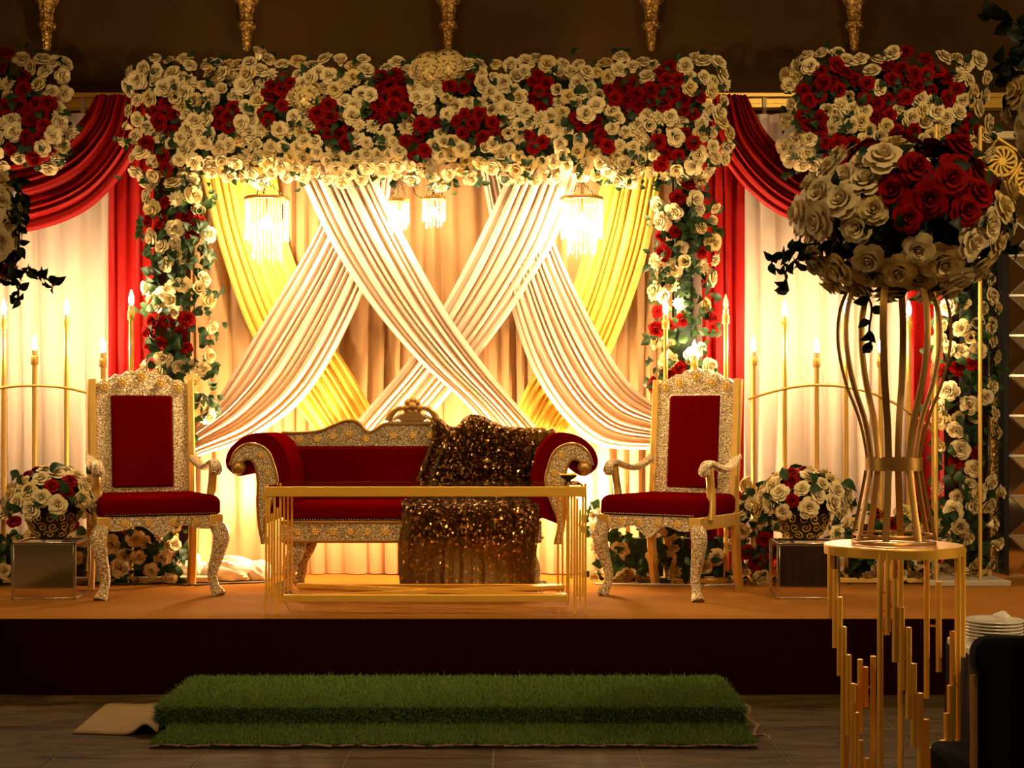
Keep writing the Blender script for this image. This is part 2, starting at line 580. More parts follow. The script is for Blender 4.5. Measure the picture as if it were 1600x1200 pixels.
def hydrangea_mesh(name, mat, seed):
    q = random.Random(seed)
    mb = MB()
    for i in range(34):
        z = 1 - i / 33 * 1.0
        th = i * 2.39996
        r = math.sqrt(max(0, 1 - z * z))
        c = Vector((r * math.cos(th), r * math.sin(th), z * 0.8))
        nrm = c.normalized()
        rot = Vector((0, 0, 1)).rotation_difference(nrm).to_matrix()
        for k in range(4):
            a = k * PI / 2 + th
            p1 = c + rot @ Vector((0.2 * math.cos(a - .6), 0.2 * math.sin(a - .6), 0.04))
            p2 = c + rot @ Vector((0.27 * math.cos(a), 0.27 * math.sin(a), 0.02))
            p3 = c + rot @ Vector((0.2 * math.cos(a + .6), 0.2 * math.sin(a + .6), 0.04))
            mb.add([c, p1, p2, p3], [(0, 1, 2, 3)])
    mb.sphere((0, 0, 0.0), (0.8, 0.8, 0.65), 8, 5)
    return mb.mesh(name, mat, smooth=False)


def bud_mesh(name, mat, seed):
    q = random.Random(seed)
    mb = MB()
    for n, r0, r1, z1, hw, curl in ((3, 0.15, 0.45, 1.2, 1.2, 0.0), (4, 0.2, 0.75, 0.95, 0.95, 0.25)):
        ph = q.uniform(0, 6)
        for i in range(n):
            petal(mb, ph + 2 * PI * i / n, hw, r0, r1, -0.2, z1, curl)
    return mb.mesh(name, mat)


def leaf_mesh(name, mat, w=0.42, bend=0.25):
    vs, fs = [], []
    n = 5
    for i in range(n + 1):
        t = i / n
        hw = w * math.sin(PI * t ** 0.8) * (1 - 0.2 * t)
        z = bend * math.sin(t * PI) - 0.15 * t
        vs += [(-hw, t, z + 0.12 * hw / w), (0, t, z), (hw, t, z + 0.12 * hw / w)]
    for i in range(n):
        a = i * 3
        fs += [(a, a + 1, a + 4, a + 3), (a + 1, a + 2, a + 5, a + 4)]
    me = MB().add(vs, fs).mesh(name, mat)
    return me


M_WHITE = [rose_mesh('white_rose', 'petal_white', 1), rose_mesh('white_rose', 'petal_white', 2, 0.9), rose_mesh('white_rose', 'petal_white', 3, 1.05)]
M_CREAM = [rose_mesh('cream_rose', 'petal_cream', 4), rose_mesh('cream_rose', 'petal_cream', 5, 0.92)]
M_RED = [rose_mesh('red_rose', 'petal_red', 6, 0.95), rose_mesh('red_rose', 'petal_red', 8, 0.9)]
M_PINK = [rose_mesh('pink_rose', 'petal_pink', 16, 0.95)]
M_MUM = [mum_mesh('white_blossom', 'petal_white', 9)]
M_HYD = [hydrangea_mesh('hydrangea', 'petal_cream', 10)]
M_BUD = [bud_mesh('white_bud', 'petal_white', 11)]
M_LEAF = [leaf_mesh('leaf', 'leaf'), leaf_mesh('leaf', 'leaf', 0.32, 0.1)]
M_DLEAF = [leaf_mesh('leaf', 'leaf_dark', 0.36, 0.15)]
FLOWER = {'white': (M_WHITE, 'white_rose'), 'cream': (M_CREAM, 'cream_rose'), 'red': (M_RED, 'red_rose'), 'mum': (M_MUM, 'white_blossom'),
          'hyd': (M_HYD, 'hydrangea'), 'bud': (M_BUD, 'white_bud'), 'pink': (M_PINK, 'pink_rose')}
STUFF_MAT = {'white': 'petal_white', 'cream': 'petal_cream', 'red': 'petal_red', 'mum': 'petal_white', 'hyd': 'petal_cream', 'bud': 'petal_white', 'pink': 'petal_pink'}


def frame(pos, n, r, q):
    rot = Vector((0, 0, 1)).rotation_difference(Vector(n).normalized())
    rot = rot @ Quaternion((0, 0, 1), q.uniform(0, 2 * PI))
    return rot


def plant_flowers(root, items, q, cap=290):
    """items: (pos, normal, radius, kind) in the world; each flower is a part, past the cap they join"""
    base = origin_of(root)
    count, rest = {}, {}
    items = sorted(items, key=lambda t: -t[2])
    for pos, n, r, kind in items:
        mesh = q.choice(FLOWER[kind][0])
        rot = frame(pos, n, r, q)
        count[kind] = count.get(kind, 0) + 1
        if count[kind] <= cap:
            o = obj_from(FLOWER[kind][1], mesh, root)
            o.location = Vector(pos) - base
            o.rotation_mode = 'QUATERNION'
            o.rotation_quaternion = rot
            o.scale = (r, r, r * 0.95)
        else:
            rest.setdefault(kind, []).append((mesh, Matrix.LocRotScale(Vector(pos), rot, Vector((r, r, r * .95)))))
    for kind, it in rest.items():
        add_stuff_mesh(FLOWER[kind][1] + '_fill', it, STUFF_MAT[kind], root)


def leaf_rot(n, q, spread=0.9):
    n = Vector(n).normalized()
    t = Vector((q.uniform(-1, 1), q.uniform(-1, 1), q.uniform(-1, 1)))
    d = (n * (1 - spread) + (t - n * t.dot(n)).normalized() * spread + n * 0.35).normalized()   # leaf points along d
    z = (n - d * n.dot(d))
    if z.length < 1e-3:
        z = Vector((0, 0, 1))
    z.normalize()
    x = d.cross(z)
    return Matrix((x, d, z)).transposed().to_quaternion()


def plant_leaves(root, spots, q, size, n_parts=60, dark=False, fill=2):
    """spots: (pos, normal); the first n_parts are leaves of their own, the rest join into foliage"""
    base = origin_of(root)
    items = []
    meshes = M_DLEAF if dark else M_LEAF
    spots = list(spots)
    q.shuffle(spots)
    for k, (pos, n) in enumerate(spots):
        s = size * q.uniform(.7, 1.35)
        rot = leaf_rot(n, q)
        me = q.choice(meshes)
        if k < n_parts:
            o = obj_from('leaf', me, root)
            o.location = Vector(pos) - base
            o.rotation_mode = 'QUATERNION'; o.rotation_quaternion = rot
            o.scale = (s, s, s)
        for _ in range(fill):
            j = Vector((q.uniform(-1, 1), q.uniform(-1, 1), q.uniform(-1, 1))) * size * 0.9
            items.append((q.choice(meshes), Matrix.LocRotScale(Vector(pos) + j, leaf_rot(n, q), Vector((s, s, s)))))
    if items:
        add_stuff_mesh('foliage', items, 'leaf_dark' if dark else 'leaf', root)


def darts(inside, x0, x1, y0, y1, dmin, q, tries=9000):
    cell = {}
    out = []
    for _ in range(tries):
        x, y = q.uniform(x0, x1), q.uniform(y0, y1)
        if not inside(x, y):
            continue
        i, j = int(x // dmin), int(y // dmin)
        ok = True
        for a in (-1, 0, 1):
            for b_ in (-1, 0, 1):
                for (u, v) in cell.get((i + a, j + b_), ()):
                    if (u - x) ** 2 + (v - y) ** 2 < dmin * dmin:
                        ok = False
        if ok:
            cell.setdefault((i, j), []).append((x, y))
            out.append((x, y))
    return out

# ================================================================== the room
def struct(name, mb, mat, parent=None, smooth=False, label=None, bevel=0.0):
    o = mb.build(name, mat, parent, smooth=smooth, bevel=bevel)
    if parent is None:
        o['kind'] = 'structure'
    if label:
        o['label'] = label
    return o


RX, RY0, RY1, RZ = 6.5, -3.5, 9.9, 4.9
fl = struct('floor', MB().box((-RX, RY0, -0.12), (RX, RY1, -0.0035)), 'grout', label='mottled brown slate tile floor of the hall')
ts = 0.6
tile = MB().box((-ts / 2 + .004, -ts / 2 + .004, -0.014), (ts / 2 - .004, ts / 2 - .004, 0.0)).mesh('floor_tile', 'tile_stone', smooth=False)
tx0, ty0 = X(1004, 5.7) - 0.0, 5.82
for j in range(-6, 4):
    for i in range(-7, 6):
        o = obj_from('floor_tile', tile, fl)
        o.location = (tx0 + ts * (i + .5), ty0 + ts * (j + .5), R.uniform(-.0015, 0))
struct('wall_back', MB().box((-RX, RY1, 0), (RX, RY1 + .15, RZ)), 'wall_paint', label='dark brown painted wall above the backdrop')
struct('wall_left', MB().box((-RX - .15, RY0, 0), (-RX, RY1, RZ)), 'wall_paint')
struct('wall_right', MB().box((RX, RY0, 0), (RX + .15, RY1, RZ)), 'wall_paint')
struct('wall_front', MB().box((-RX, RY0 - .15, 0), (RX, RY0, RZ)), 'wall_paint')
struct('ceiling', MB().box((-RX, RY0, RZ), (RX, RY1, RZ + .15)), 'ceiling_paint')
# gold cornice strips on the back wall
zc = Z(150, 9.83)
tr = MB().box((-RX, 9.80, zc - .012), (RX, 9.9, zc + .018)).box((-RX, 9.83, zc - .055), (RX, 9.9, zc - .012)).box((-RX, 9.81, zc - .085), (RX, 9.9, zc - .055))
struct('trim_1', tr, 'trim_gold', bevel=.004, label='stepped gold moulding running across the brown wall')
tr = MB().box((-RX, 9.6, Z(215, 9.6)), (RX, 9.66, Z(205, 9.6)))
for px in (60, 100, 130, 165, 1100, 1194, 1240, 1300):
    tr.box((X(px, 9.63) - .012, 9.61, Z(215, 9.6)), (X(px, 9.63) + .012, 9.65, zc - .06))
struct('trim_2', tr, 'trim_cream', label='cream backdrop rail hung below the moulding')

# ---- gold corbels on the wall
CORB = [(73, 'leftmost gold corbel high on the brown wall'), (385, 'second gold corbel from the left, above the left end of the flower arch'),
        (700, 'gold corbel above the middle of the flower arch'), (1018, 'gold corbel above the right end of the flower arch'),
        (1335, 'rightmost gold corbel, above the right flower mass')]
for px, lab in CORB:
    D = 9.84
    k = D / FPX
    base = P(px, 80, D)
    t = thing('corbel', lab, 'corbel', base, group='gold corbels on the wall')
    rip = lambda th, i: 1 + 0.07 * math.cos(8 * th)
    z = lambda y: (80 - y) * k
    MB().lathe([(3 * k, z(80)), (5.5 * k, z(78)), (6 * k, z(72)), (6.8 * k, z(62)), (8 * k, z(50)), (8.5 * k, z(46))], base, 16, rip).build('finial', 'carved_gold', t)
    MB().lathe([(8 * k, z(47)), (13 * k, z(44)), (14 * k, z(40)), (13 * k, z(36)), (9.5 * k, z(34))], base, 20, rip).build('collar', 'carved_gold', t)
    MB().lathe([(9 * k, z(36)), (9.5 * k, z(30)), (10.5 * k, z(20)), (12 * k, z(10)), (12.5 * k, z(8))], base, 16, rip).build('shaft', 'carved_gold', t)
    MB().lathe([(12 * k, z(9)), (16 * k, z(6)), (18 * k, z(1)), (17 * k, z(-5)), (21 * k, z(-12)), (21 * k, z(-40)), (24 * k, z(-50)), (24 * k, z(-58))], base, 20, rip).build('capital', 'carved_gold', t)

# ---- stage
SY = 7.2
st = tag(thing('stage', 'low carpeted stage platform with a dark maroon skirt', 'stage', (0, SY, 0)), kind='structure')
SX = 4.6
nx, ny = 150, 60
vs, fs = [], []
for j in range(ny + 1):
    for i in range(nx + 1):
        x = -SX + 2 * SX * i / nx
        y = SY + (9.86 - SY) * j / ny
        z = STAGE_Z + 0.006 * math.sin(x * 3.1 + y * 7 + 2 * math.sin(x * 1.7)) * math.sin(y * 9 + x * 1.3) * (0.3 if j < 2 else 1)
        z -= 0.012 * (1 if j == 0 else 0)
        vs.append((x, y, z))
for j in range(ny):
    for i in range(nx):
        a = j * (nx + 1) + i
        fs.append((a, a + 1, a + nx + 2, a + nx + 1))
MB().add(vs, fs).build('carpet', 'stage_carpet', st)
vs, fs = [], []
for j in range(7):
    for i in range(301):
        x = -SX + 2 * SX * i / 300
        w = .006 * math.sin(x * 9 + math.sin(x * 4)) * (j / 6)
        vs.append((x, SY - .003 + w - 0.01 * j / 6, STAGE_Z - .008 - (STAGE_Z - .01) * j / 6))
for j in range(6):
    for i in range(300):
        a = j * 301 + i
        fs.append((a, a + 1, a + 302, a + 301))
MB().add(vs, fs).build('skirt', 'stage_skirt', st)
MB().box((-SX, SY + .04, 0.0), (SX, 9.86, STAGE_Z - .03)).build('deck', 'stage_skirt', st, smooth=False)

# ---- turf step
tf = thing('turf_step', 'low step covered in green artificial grass before the stage', 'step', (-.28, 6.6, 0))
XL, XR = -1.60, 1.045
MB().box((XL, 6.38, 0.0), (XR, 7.17, 0.095)).build('step_block', 'turf_base', tf, bevel=.02)
MB().box((XL + .07, 6.0, 0.002), (XR - .01, 6.38, 0.016)).build('mat_strip', 'turf_base', tf)
ed = MB()
pth = [Vector((XL + .07 + (XR - XL - .08) * i / 60, 5.995 + .004 * math.sin(i * 1.3), 0.008 + .006 * abs(math.sin(i * .55 + math.sin(i * .31))))) for i in range(61)]
ed.sweep(pth, [(.006, .004)] * 61, 6)
pth = [Vector((XR + .012 + .025 * math.sin(i * .7) + .03 * (i / 20), 6.45 - .45 * i / 20 + .1, 0.07 - .06 * i / 20 + .012 * math.sin(i * 1.1))) for i in range(21)]
ed.sweep(pth, [(.008, .004)] * 21, 6)
ed.build('frayed_edge', 'turf_edge', tf)
rng = np.random.default_rng(3)


def blades(n, px_, py_, pz_, nrm, h):
    """n thin grass triangles standing at points along nrm"""
    ang = rng.uniform(0, 2 * np.pi, n)
    w = rng.uniform(.0018, .0036, n)
    hh = h * rng.uniform(.6, 1.25, n)
    base = np.stack([px_, py_, pz_], 1)
    side = np.stack([np.cos(ang), np.sin(ang), rng.uniform(-.4, .4, n)], 1) * w[:, None]
    lean = rng.normal(0, .6, (n, 3))
    tip = base + (np.array(nrm)[None, :] + lean) * hh[:, None]
    return np.stack([base - side, base + side, tip], 1).reshape(-1, 3)


W = XR - XL
N1, N2, N3 = 75000, 22000, 36000
A1 = blades(N1, rng.uniform(XL, XR, N1), rng.uniform(6.38, 7.16, N1), np.full(N1, .094), (0, 0, 1), .012)
A2 = blades(N2, rng.uniform(XL, XR, N2), np.full(N2, 6.382), rng.uniform(.012, .095, N2), (0, -.8, .3), .014)
A3 = blades(N3, rng.uniform(XL + .07, XR - .01, N3), rng.uniform(6.0, 6.38, N3), np.full(N3, .015), (0, 0, 1), .012)
A4 = blades(2500, np.full(2500, XR), rng.uniform(6.38, 7.15, 2500), rng.uniform(.01, .095, 2500), (.8, 0, .3), .02)
A5 = blades(2500, np.full(2500, XL), rng.uniform(6.38, 7.15, 2500), rng.uniform(.01, .095, 2500), (-.8, 0, .3), .02)
A = np.concatenate([A1, A2, A3, A4, A5]) - np.array(tf.location)
me = bpy.data.meshes.new('grass_blades')
nv = len(A)
me.vertices.add(nv); me.vertices.foreach_set('co', A.astype(np.float32).ravel())
me.loops.add(nv); me.loops.foreach_set('vertex_index', np.arange(nv, dtype=np.int32))
me.polygons.add(nv // 3); me.polygons.foreach_set('loop_start', np.arange(0, nv, 3, dtype=np.int32))
me.update(calc_edges=True)
me.materials.append(MATS['turf'])
g = obj_from('grass_blades', me, tf); g['kind'] = 'stuff'

# loose brown sheet curling out from under the step
vs, fs = [], []
c00, c10, c11, c01 = P(113, 1146, 6.28), P(246, 1152, 6.22), P(262, 1100, 6.95), P(166, 1101, 6.93)
for j in range(13):
    for i in range(25):
        u, v = i / 24, j / 12
        p = (c00 * (1 - u) + c10 * u) * (1 - v) + (c01 * (1 - u) + c11 * u) * v
        curl = .05 * math.exp(-((u - .86) / .13) ** 2) * (1 - v) ** 1.5
        vs.append((p.x, p.y, .006 + curl + .004 * math.sin(u * 9) * math.sin(v * 7)))
for j in range(12):
    for i in range(24):
        a = j * 25 + i
        fs.append((a, a + 1, a + 26, a + 25))
o = MB().add(vs, fs).build('underlay_sheet', 'underlay')
o.modifiers.new('thick', 'SOLIDIFY').thickness = .005
tag(o, 'loose brown sheet curling out beside the left end of the turf step', 'sheet')

# ================================================================== drapes
def pleated(x0, x1, z0, z1, y, pitch, amp, seed, nz=14, tie=0.0):
    q = random.Random(seed)
    n = max(2, int((x1 - x0) / pitch))
    per = 8
    ph = [q.uniform(-.5, .5) for _ in range(8)]
    vs, fs = [], []
    cols = n * per + 1
    for j in range(nz + 1):
        z = z0 + (z1 - z0) * j / nz
        for i in range(cols):
            u = i / (cols - 1)
            x = x0 + (x1 - x0) * u
            w = u * n + 0.35 * math.sin(u * n * .9 + ph[0] * 6) + .12 * math.sin(z * 1.7 + u * 11 + ph[1] * 9)
            d = math.cos(2 * PI * w) * .6 + .4 * math.cos(2 * PI * w * .47 + ph[2] * 6) + .15 * math.cos(2 * PI * w * 2.03 + z)
            vs.append((x + .25 * amp * math.sin(2 * PI * w), y - amp * d, z))
    for j in range(nz):
        for i in range(cols - 1):
            a = j * cols + i
            fs.append((a, a + 1, a + cols + 1, a + cols))
    return MB().add(vs, fs)


D0 = 9.28
zt = Z(255, D0)
o = pleated(X(296, D0), X(1048, D0), STAGE_Z + .004, zt, D0, .105, .032, 5).build('backdrop_curtain', 'drape_tan')
tag(o, 'tan pleated curtain hanging behind the crossed swags and the sofa', 'curtain')
DS = 9.45
o = pleated(X(-160, DS), X(235, DS), STAGE_Z + .004, Z(178, DS), DS, .12, .034, 6).build('sheer_curtain', 'drape_sheer')
tag(o, 'pale pleated curtain behind the candles at the left edge', 'curtain')
o = pleated(X(1085, DS), X(1475, DS), STAGE_Z + .004, Z(178, DS), DS, .12, .034, 8).build('sheer_curtain', 'drape_sheer')
tag(o, 'pale pleated curtain behind the candles right of the flower arch', 'curtain')


def swag(name, L, Rr, D0_, D1_, mat, folds, amp, seed, label, cat='drape', ns=44, bulge=0.0):
    """cloth gathered between two edge curves given in photo pixels; folds run along it"""
    q = random.Random(seed)
    l = spline([(x, y, 0) for x, y in L], ns); r = spline([(x, y, 0) for x, y in Rr], ns)
    per = 10
    nu = folds * per + 1
    wob = [q.uniform(0, 6) for _ in range(6)]
    hs = [q.uniform(.55, 1.1) for _ in range(folds + 2)]
    vs, fs = [], []
    for i in range(ns):
        s = i / (ns - 1)
        D = D0_ + (D1_ - D0_) * s
        for j in range(nu):
            u = j / (nu - 1)
            uw = u + .22 / folds * math.sin(u * folds * 1.9 + wob[0]) + .10 / folds * math.sin(s * 4 + u * 13 + wob[1])
            w = min(max(uw, 0), 1) * folds
            k = int(w)
            h = abs(math.sin(PI * w)) ** .75 * hs[min(k, folds)] + .10 * abs(math.sin(2 * PI * w * 1.5 + s * 2 + wob[2]))
            e = min(1, 8 * u, 8 * (1 - u))
            px = l[i].x * (1 - u) + r[i].x * u
            py = l[i].y * (1 - u) + r[i].y * u
            d = D - amp * (h * (.5 + .5 * e)) - bulge * math.sin(PI * u) * math.sin(PI * s)
            vs.append(P(px, py, D) + Vector((0, d - D, 0)))
    for i in range(ns - 1):
        for j in range(nu - 1):
            a = i * nu + j
            fs.append((a, a + 1, a + nu + 1, a + nu))
    o = MB().add(vs, fs).build(name, mat)
    return tag(o, label, cat)


swag('yellow_swag', [(312, 262), (345, 390), (392, 520), (455, 620), (520, 712)], [(432, 262), (448, 370), (500, 500), (560, 600), (620, 712)], 9.20, 9.20,
     'drape_yellow', 9, .045, 21, 'yellow cloth swag falling from the left end of the arch')
swag('yellow_swag', [(945, 262), (915, 380), (880, 490), (820, 610), (770, 712)], [(1036, 262), (1010, 400), (960, 540), (905, 640), (860, 712)], 9.20, 9.20,
     'drape_yellow', 9, .045, 22, 'yellow cloth swag falling from the right end of the arch')
swag('white_swag', [(505, 262), (500, 350), (395, 530), (348, 610), (308, 662)], [(615, 262), (590, 400), (500, 590), (410, 675), (306, 715)], 9.15, 9.02,
     'drape_white', 11, .05, 23, 'white swag swept from the arch down to the left flower column')
swag('white_swag', [(750, 262), (785, 430), (838, 590), (925, 690), (1032, 704)], [(830, 262), (875, 400), (945, 540), (985, 600), (1032, 640)], 9.15, 9.02,
     'drape_white', 12, .05, 24, 'white swag swept from the arch down to the right flower column')
swag('white_swag', [(800, 262), (735, 400), (680, 500), (625, 580), (560, 655), (500, 730)], [(908, 262), (870, 370), (810, 470), (745, 560), (690, 630), (600, 730)], 9.08, 9.12,
     'drape_white', 8, .05, 25, 'white swag crossing from upper right to lower left, under the other')
swag('white_swag', [(462, 262), (515, 375), (575, 470), (650, 560), (735, 640), (800, 730)], [(580, 262), (635, 375), (700, 490), (760, 575), (815, 640), (900, 730)], 9.02, 9.06,
     'drape_white', 9, .05, 26, 'topmost white swag crossing from upper left to lower right')

# red side drapes
swag('red_swag', [(150, 150), (130, 185), (95, 215), (30, 240), (-60, 250)], [(232, 150), (215, 235), (150, 320), (60, 360), (-60, 372)], 9.12, 9.05,
     'drape_red', 9, .06, 31, 'red swag scooping across the pale curtain at the left edge')
swag('red_swag', [(1112, 150), (1118, 225), (1170, 300), (1240, 345), (1330, 352)], [(1166, 150), (1195, 205), (1235, 245), (1285, 275), (1345, 285)], 9.12, 9.05,
     'drape_red', 9, .06, 32, 'red swag scooping from the arch to the right flower mass')
DR = 9.22
o = pleated(X(172, DR), X(240, DR), STAGE_Z + .004, Z(190, DR), DR, .075, .028, 12).build('red_drape', 'drape_red')
tag(o, 'red curtain hanging straight between the left candles and the arch', 'curtain')
o = pleated(X(1098, DR), X(1162, DR), STAGE_Z + .004, Z(190, DR), DR, .075, .028, 13).build('red_drape', 'drape_red')
tag(o, 'red curtain hanging straight behind the right throne chair', 'curtain')
o = pleated(X(1420, DR), X(1474, DR), STAGE_Z + .004, Z(300, DR), DR, .075, .028, 14).build('red_drape', 'drape_red')
tag(o, 'narrow red curtain beside the far right flower column', 'curtain')

# ================================================================== flower arches
DA = 8.72
KA = DA / FPX


def near(lst, x, y, r):
    return any((a - x) ** 2 + ((b_ - y)) ** 2 < r * r for a, b_ in lst)


def kind_for(x, y, reds, q, rr, hyd=(), pink=()):
    if near(reds, x + q.uniform(-3, 3), y + q.uniform(-3, 3), rr):
        return 'red'
    if near(pink, x, y, 16):
        return 'pink'
    t = q.random()
    return 'white' if t < .66 else ('cream' if t < .82 else ('mum' if t < .92 else 'bud'))


def mass(root, x0, x1, y0, y1, reds, q, dmin, rad, depth=.17, D=DA, wob=9, rr=20, hyd=(), pink=(), corner=45, n_leaf=60, size=.06, gap=0.0, fill=2):
    """flowers over the front, top, bottom and ends of a bulging rectangular body"""
    cx, cy = (x0 + x1) / 2, (y0 + y1) / 2
    hx, hy = (x1 - x0) / 2, (y1 - y0) / 2
    ph = [q.uniform(0, 6) for _ in range(4)]

    def edge(x, y):
        e = wob * (math.sin(x * .045 + ph[0]) + .6 * math.sin(x * .11 + ph[1]) + math.sin(y * .06 + ph[2]) + .6 * math.sin(y * .13 + ph[3])) * .6
        dx, dy = abs(x - cx) - (hx - corner), abs(y - cy) - (hy - corner)
        d = math.hypot(max(dx, 0), max(dy, 0)) + min(max(dx, dy), 0) - corner
        return -d + e                      # distance inside the outline

    pts = darts(lambda x, y: edge(x, y) > 2, x0 - 8, x1 + 8, y0 - 8, y1 + 8, dmin, q)
    items, leaves = [], []
    for x, y in pts:
        e = max(edge(x, y), 0)
        t = min(1, e / (corner * 1.1))                      # 0 at the outline, 1 on the flat front
        dep = depth * (1 - math.sqrt(max(0, 1 - (1 - t) ** 2)))
        pos = P(x, y, D + dep)
        gx = edge(x + 3, y) - edge(x - 3, y); gy = edge(x, y + 3) - edge(x, y - 3)
        gl = math.hypot(gx, gy) or 1
        out = (1 - t)
        n = Vector((-gx / gl * out * .75 + q.uniform(-.4, .4), -max(.62, t), gy / gl * out * .75 + q.uniform(-.4, .3)))
        if q.random() < gap:
            leaves.append((pos, n)); continue
        kind = kind_for(x, y, reds, q, rr, hyd, pink)
        r = q.uniform(*rad) * D / FPX
        pos = pos + Vector((0, q.uniform(-.035, .03), 0))
        items.append((pos, n, r, kind))
        leaves.append((pos + Vector((q.uniform(-.03, .03), .02, q.uniform(-.03, .03))), n))
    for (x, y) in hyd:
        items.append((P(x, y, D - .01), Vector((0, -1, .3)), 27 * KA, 'hyd'))
    plant_flowers(root, items, q)
    plant_leaves(root, leaves, q, size, n_leaf, fill=fill)


REDS = [(262, 172), (270, 190), (350, 165), (345, 192), (365, 185), (245, 232), (262, 255), (440, 140), (428, 165), (515, 170), (508, 205), (532, 212), (612, 130), (610, 160), (595, 172),
        (630, 152), (650, 215), (655, 235), (668, 198), (720, 125), (748, 190), (765, 210), (725, 200), (845, 118), (848, 150), (835, 160), (900, 192), (932, 205), (942, 220), (838, 228),
        (962, 150), (985, 130), (1005, 150), (1045, 128), (1035, 165), (1080, 172), (1060, 165), (1040, 235), (1075, 222), (1070, 243), (415, 178), (985, 168)]
q = random.Random(41)
arch = thing('flower_arch', 'wide arch of white and red roses framing the crossed swags', 'flower arch', (X(665, DA), DA + .15, STAGE_Z))
mass(arch, 190, 1134, 92, 288, REDS, q, 15.5, (10.5, 15.5), hyd=[(672, 108), (700, 104), (480, 150)], n_leaf=120, size=.055)
LRED = [(258, 335), (285, 340), (240, 345), (310, 355), (300, 345), (240, 510), (255, 515), (285, 515), (300, 530), (270, 540), (245, 545), (262, 508), (290, 545)]
mass(arch, 224, 326, 268, 690, LRED, q, 19, (11, 16), depth=.10, D=DA + .08, wob=5, rr=17, pink=[(295, 695), (290, 705)], corner=48, n_leaf=90, size=.065, gap=.2, fill=4)
RRED = [(1050, 290), (1075, 292), (1060, 305), (1045, 370), (1060, 365), (1080, 375), (1092, 380), (1050, 395), (1025, 495), (1030, 510), (1080, 495), (1062, 510), (1100, 500), (1030, 590), (1048, 580), (1070, 300), (1075, 540)]
mass(arch, 1020, 1116, 268, 640, RRED, q, 19, (11, 16), depth=.10, D=DA + .08, wob=5, rr=16, corner=46, n_leaf=90, size=.065, gap=.2, fill=4)
MB().box(P(240, 245, DA + .14) , P(1090, 135, DA + .32)).build('foam_core', 'core', arch)
for a, b_ in ((275, 690), (1068, 660)):
    c = P(a, b_, DA + .2)
    MB().lathe([(.06, 0), (.06, P(a, 270, DA + .2).z - c.z)], (c.x, c.y, c.z), 12).build('foam_core', 'core', arch)
    MB().sweep([(c.x, c.y, STAGE_Z + .02), (c.x, c.y, c.z + .1)], .016, 8).build('support_pole', 'gold_dark', arch)
    MB().box((c.x - .28, c.y - .14, STAGE_Z + .003), (c.x + .28, c.y + .14, STAGE_Z + .035)).build('base_plate', 'wood_base', arch, bevel=.004)

q = random.Random(42)
la = thing('flower_arch', 'red and white rose mass cut off by the left edge, above the red swag', 'flower arch', (X(-20, DA), DA + .15, STAGE_Z))
mass(la, -150, 104, 88, 268, [(10, 105), (35, 130), (42, 148), (65, 170), (42, 180), (72, 192), (45, 210), (0, 165), (15, 230), (52, 235), (-40, 150), (-80, 200)], q, 17.5, (12, 15.5), n_leaf=60)
MB().box(P(-140, 235, DA + .14), P(65, 128, DA + .32)).build('foam_core', 'core', la)
c = P(-80, 250, DA + .2)
MB().sweep([(c.x, c.y, STAGE_Z + .02), (c.x, c.y, c.z + .1)], .016, 8).build('support_pole', 'gold_dark', la)

q = random.Random(43)
ra = thing('flower_arch', 'red and white rose mass with a long flower column at the far right', 'flower arch', (X(1400, DA), DA + .15, STAGE_Z))
mass(ra, 1226, 1542, 84, 280, [(1302, 122), (1270, 130), (1290, 112), (1318, 118), (1270, 175), (1280, 195), (1272, 150), (1295, 228), (1312, 236), (1285, 225), (1398, 120), (1395, 148), (1382, 168), (1410, 105),
                               (1452, 108), (1468, 125), (1485, 145), (1440, 130), (1500, 205), (1520, 200), (1350, 145), (1410, 205)], q, 17.5, (12, 16), n_leaf=80)
RC = [(1470, 580), (1480, 570), (1512, 578), (1548, 582), (1560, 585), (1492, 732), (1480, 735), (1535, 718), (1562, 735), (1572, 745)]
mass(ra, 1466, 1560, 268, 905, RC, q, 20, (11, 16), depth=.10, D=DA + .12, wob=5, rr=15, corner=44, n_leaf=90, size=.065, gap=.2, fill=3)
MB().box(P(1270, 240, DA + .14), P(1500, 122, DA + .32)).build('foam_core', 'core', ra)
c = P(1514, 890, DA + .24)
MB().lathe([(.06, 0), (.06, P(1514, 250, DA + .24).z - c.z)], (c.x, c.y, c.z), 12).build('foam_core', 'core', ra)
for px, ph in ((1455, -.1), (1530, -.02)):
    x = X(px, DA)
    MB().sweep([(x, DA + ph, STAGE_Z + .02), (x, DA + ph, Z(200, DA))], .012, 8).build('support_pole', 'gold_paint', ra)
MB().box((X(1440, DA), DA - .16, STAGE_Z + .003), (X(1566, DA), DA + .3, STAGE_Z + .035)).build('base_plate', 'wood_base', ra, bevel=.004)


# low garlands on the stage floor
def floor_garland(px0, px1, pytop, D, seed, label, reds):
    q = random.Random(seed)
    base = thing('floor_garland', label, 'garland', (X((px0 + px1) / 2, D), D, STAGE_Z))
    pyb = HY + (CH - STAGE_Z) * FPX / D
    mass(base, px0, px1, pytop, pyb - 2, reds, q, 22, (12, 17), depth=.10, D=D - .08, wob=8, rr=18, corner=26, n_leaf=70, size=.07, gap=.25, fill=4)
    MB().box((X(px0 + 26, D), D + .03, STAGE_Z + .004), (X(px1 - 26, D), D + .12, Z(pytop + 36, D))).build('foam_core', 'core', base)


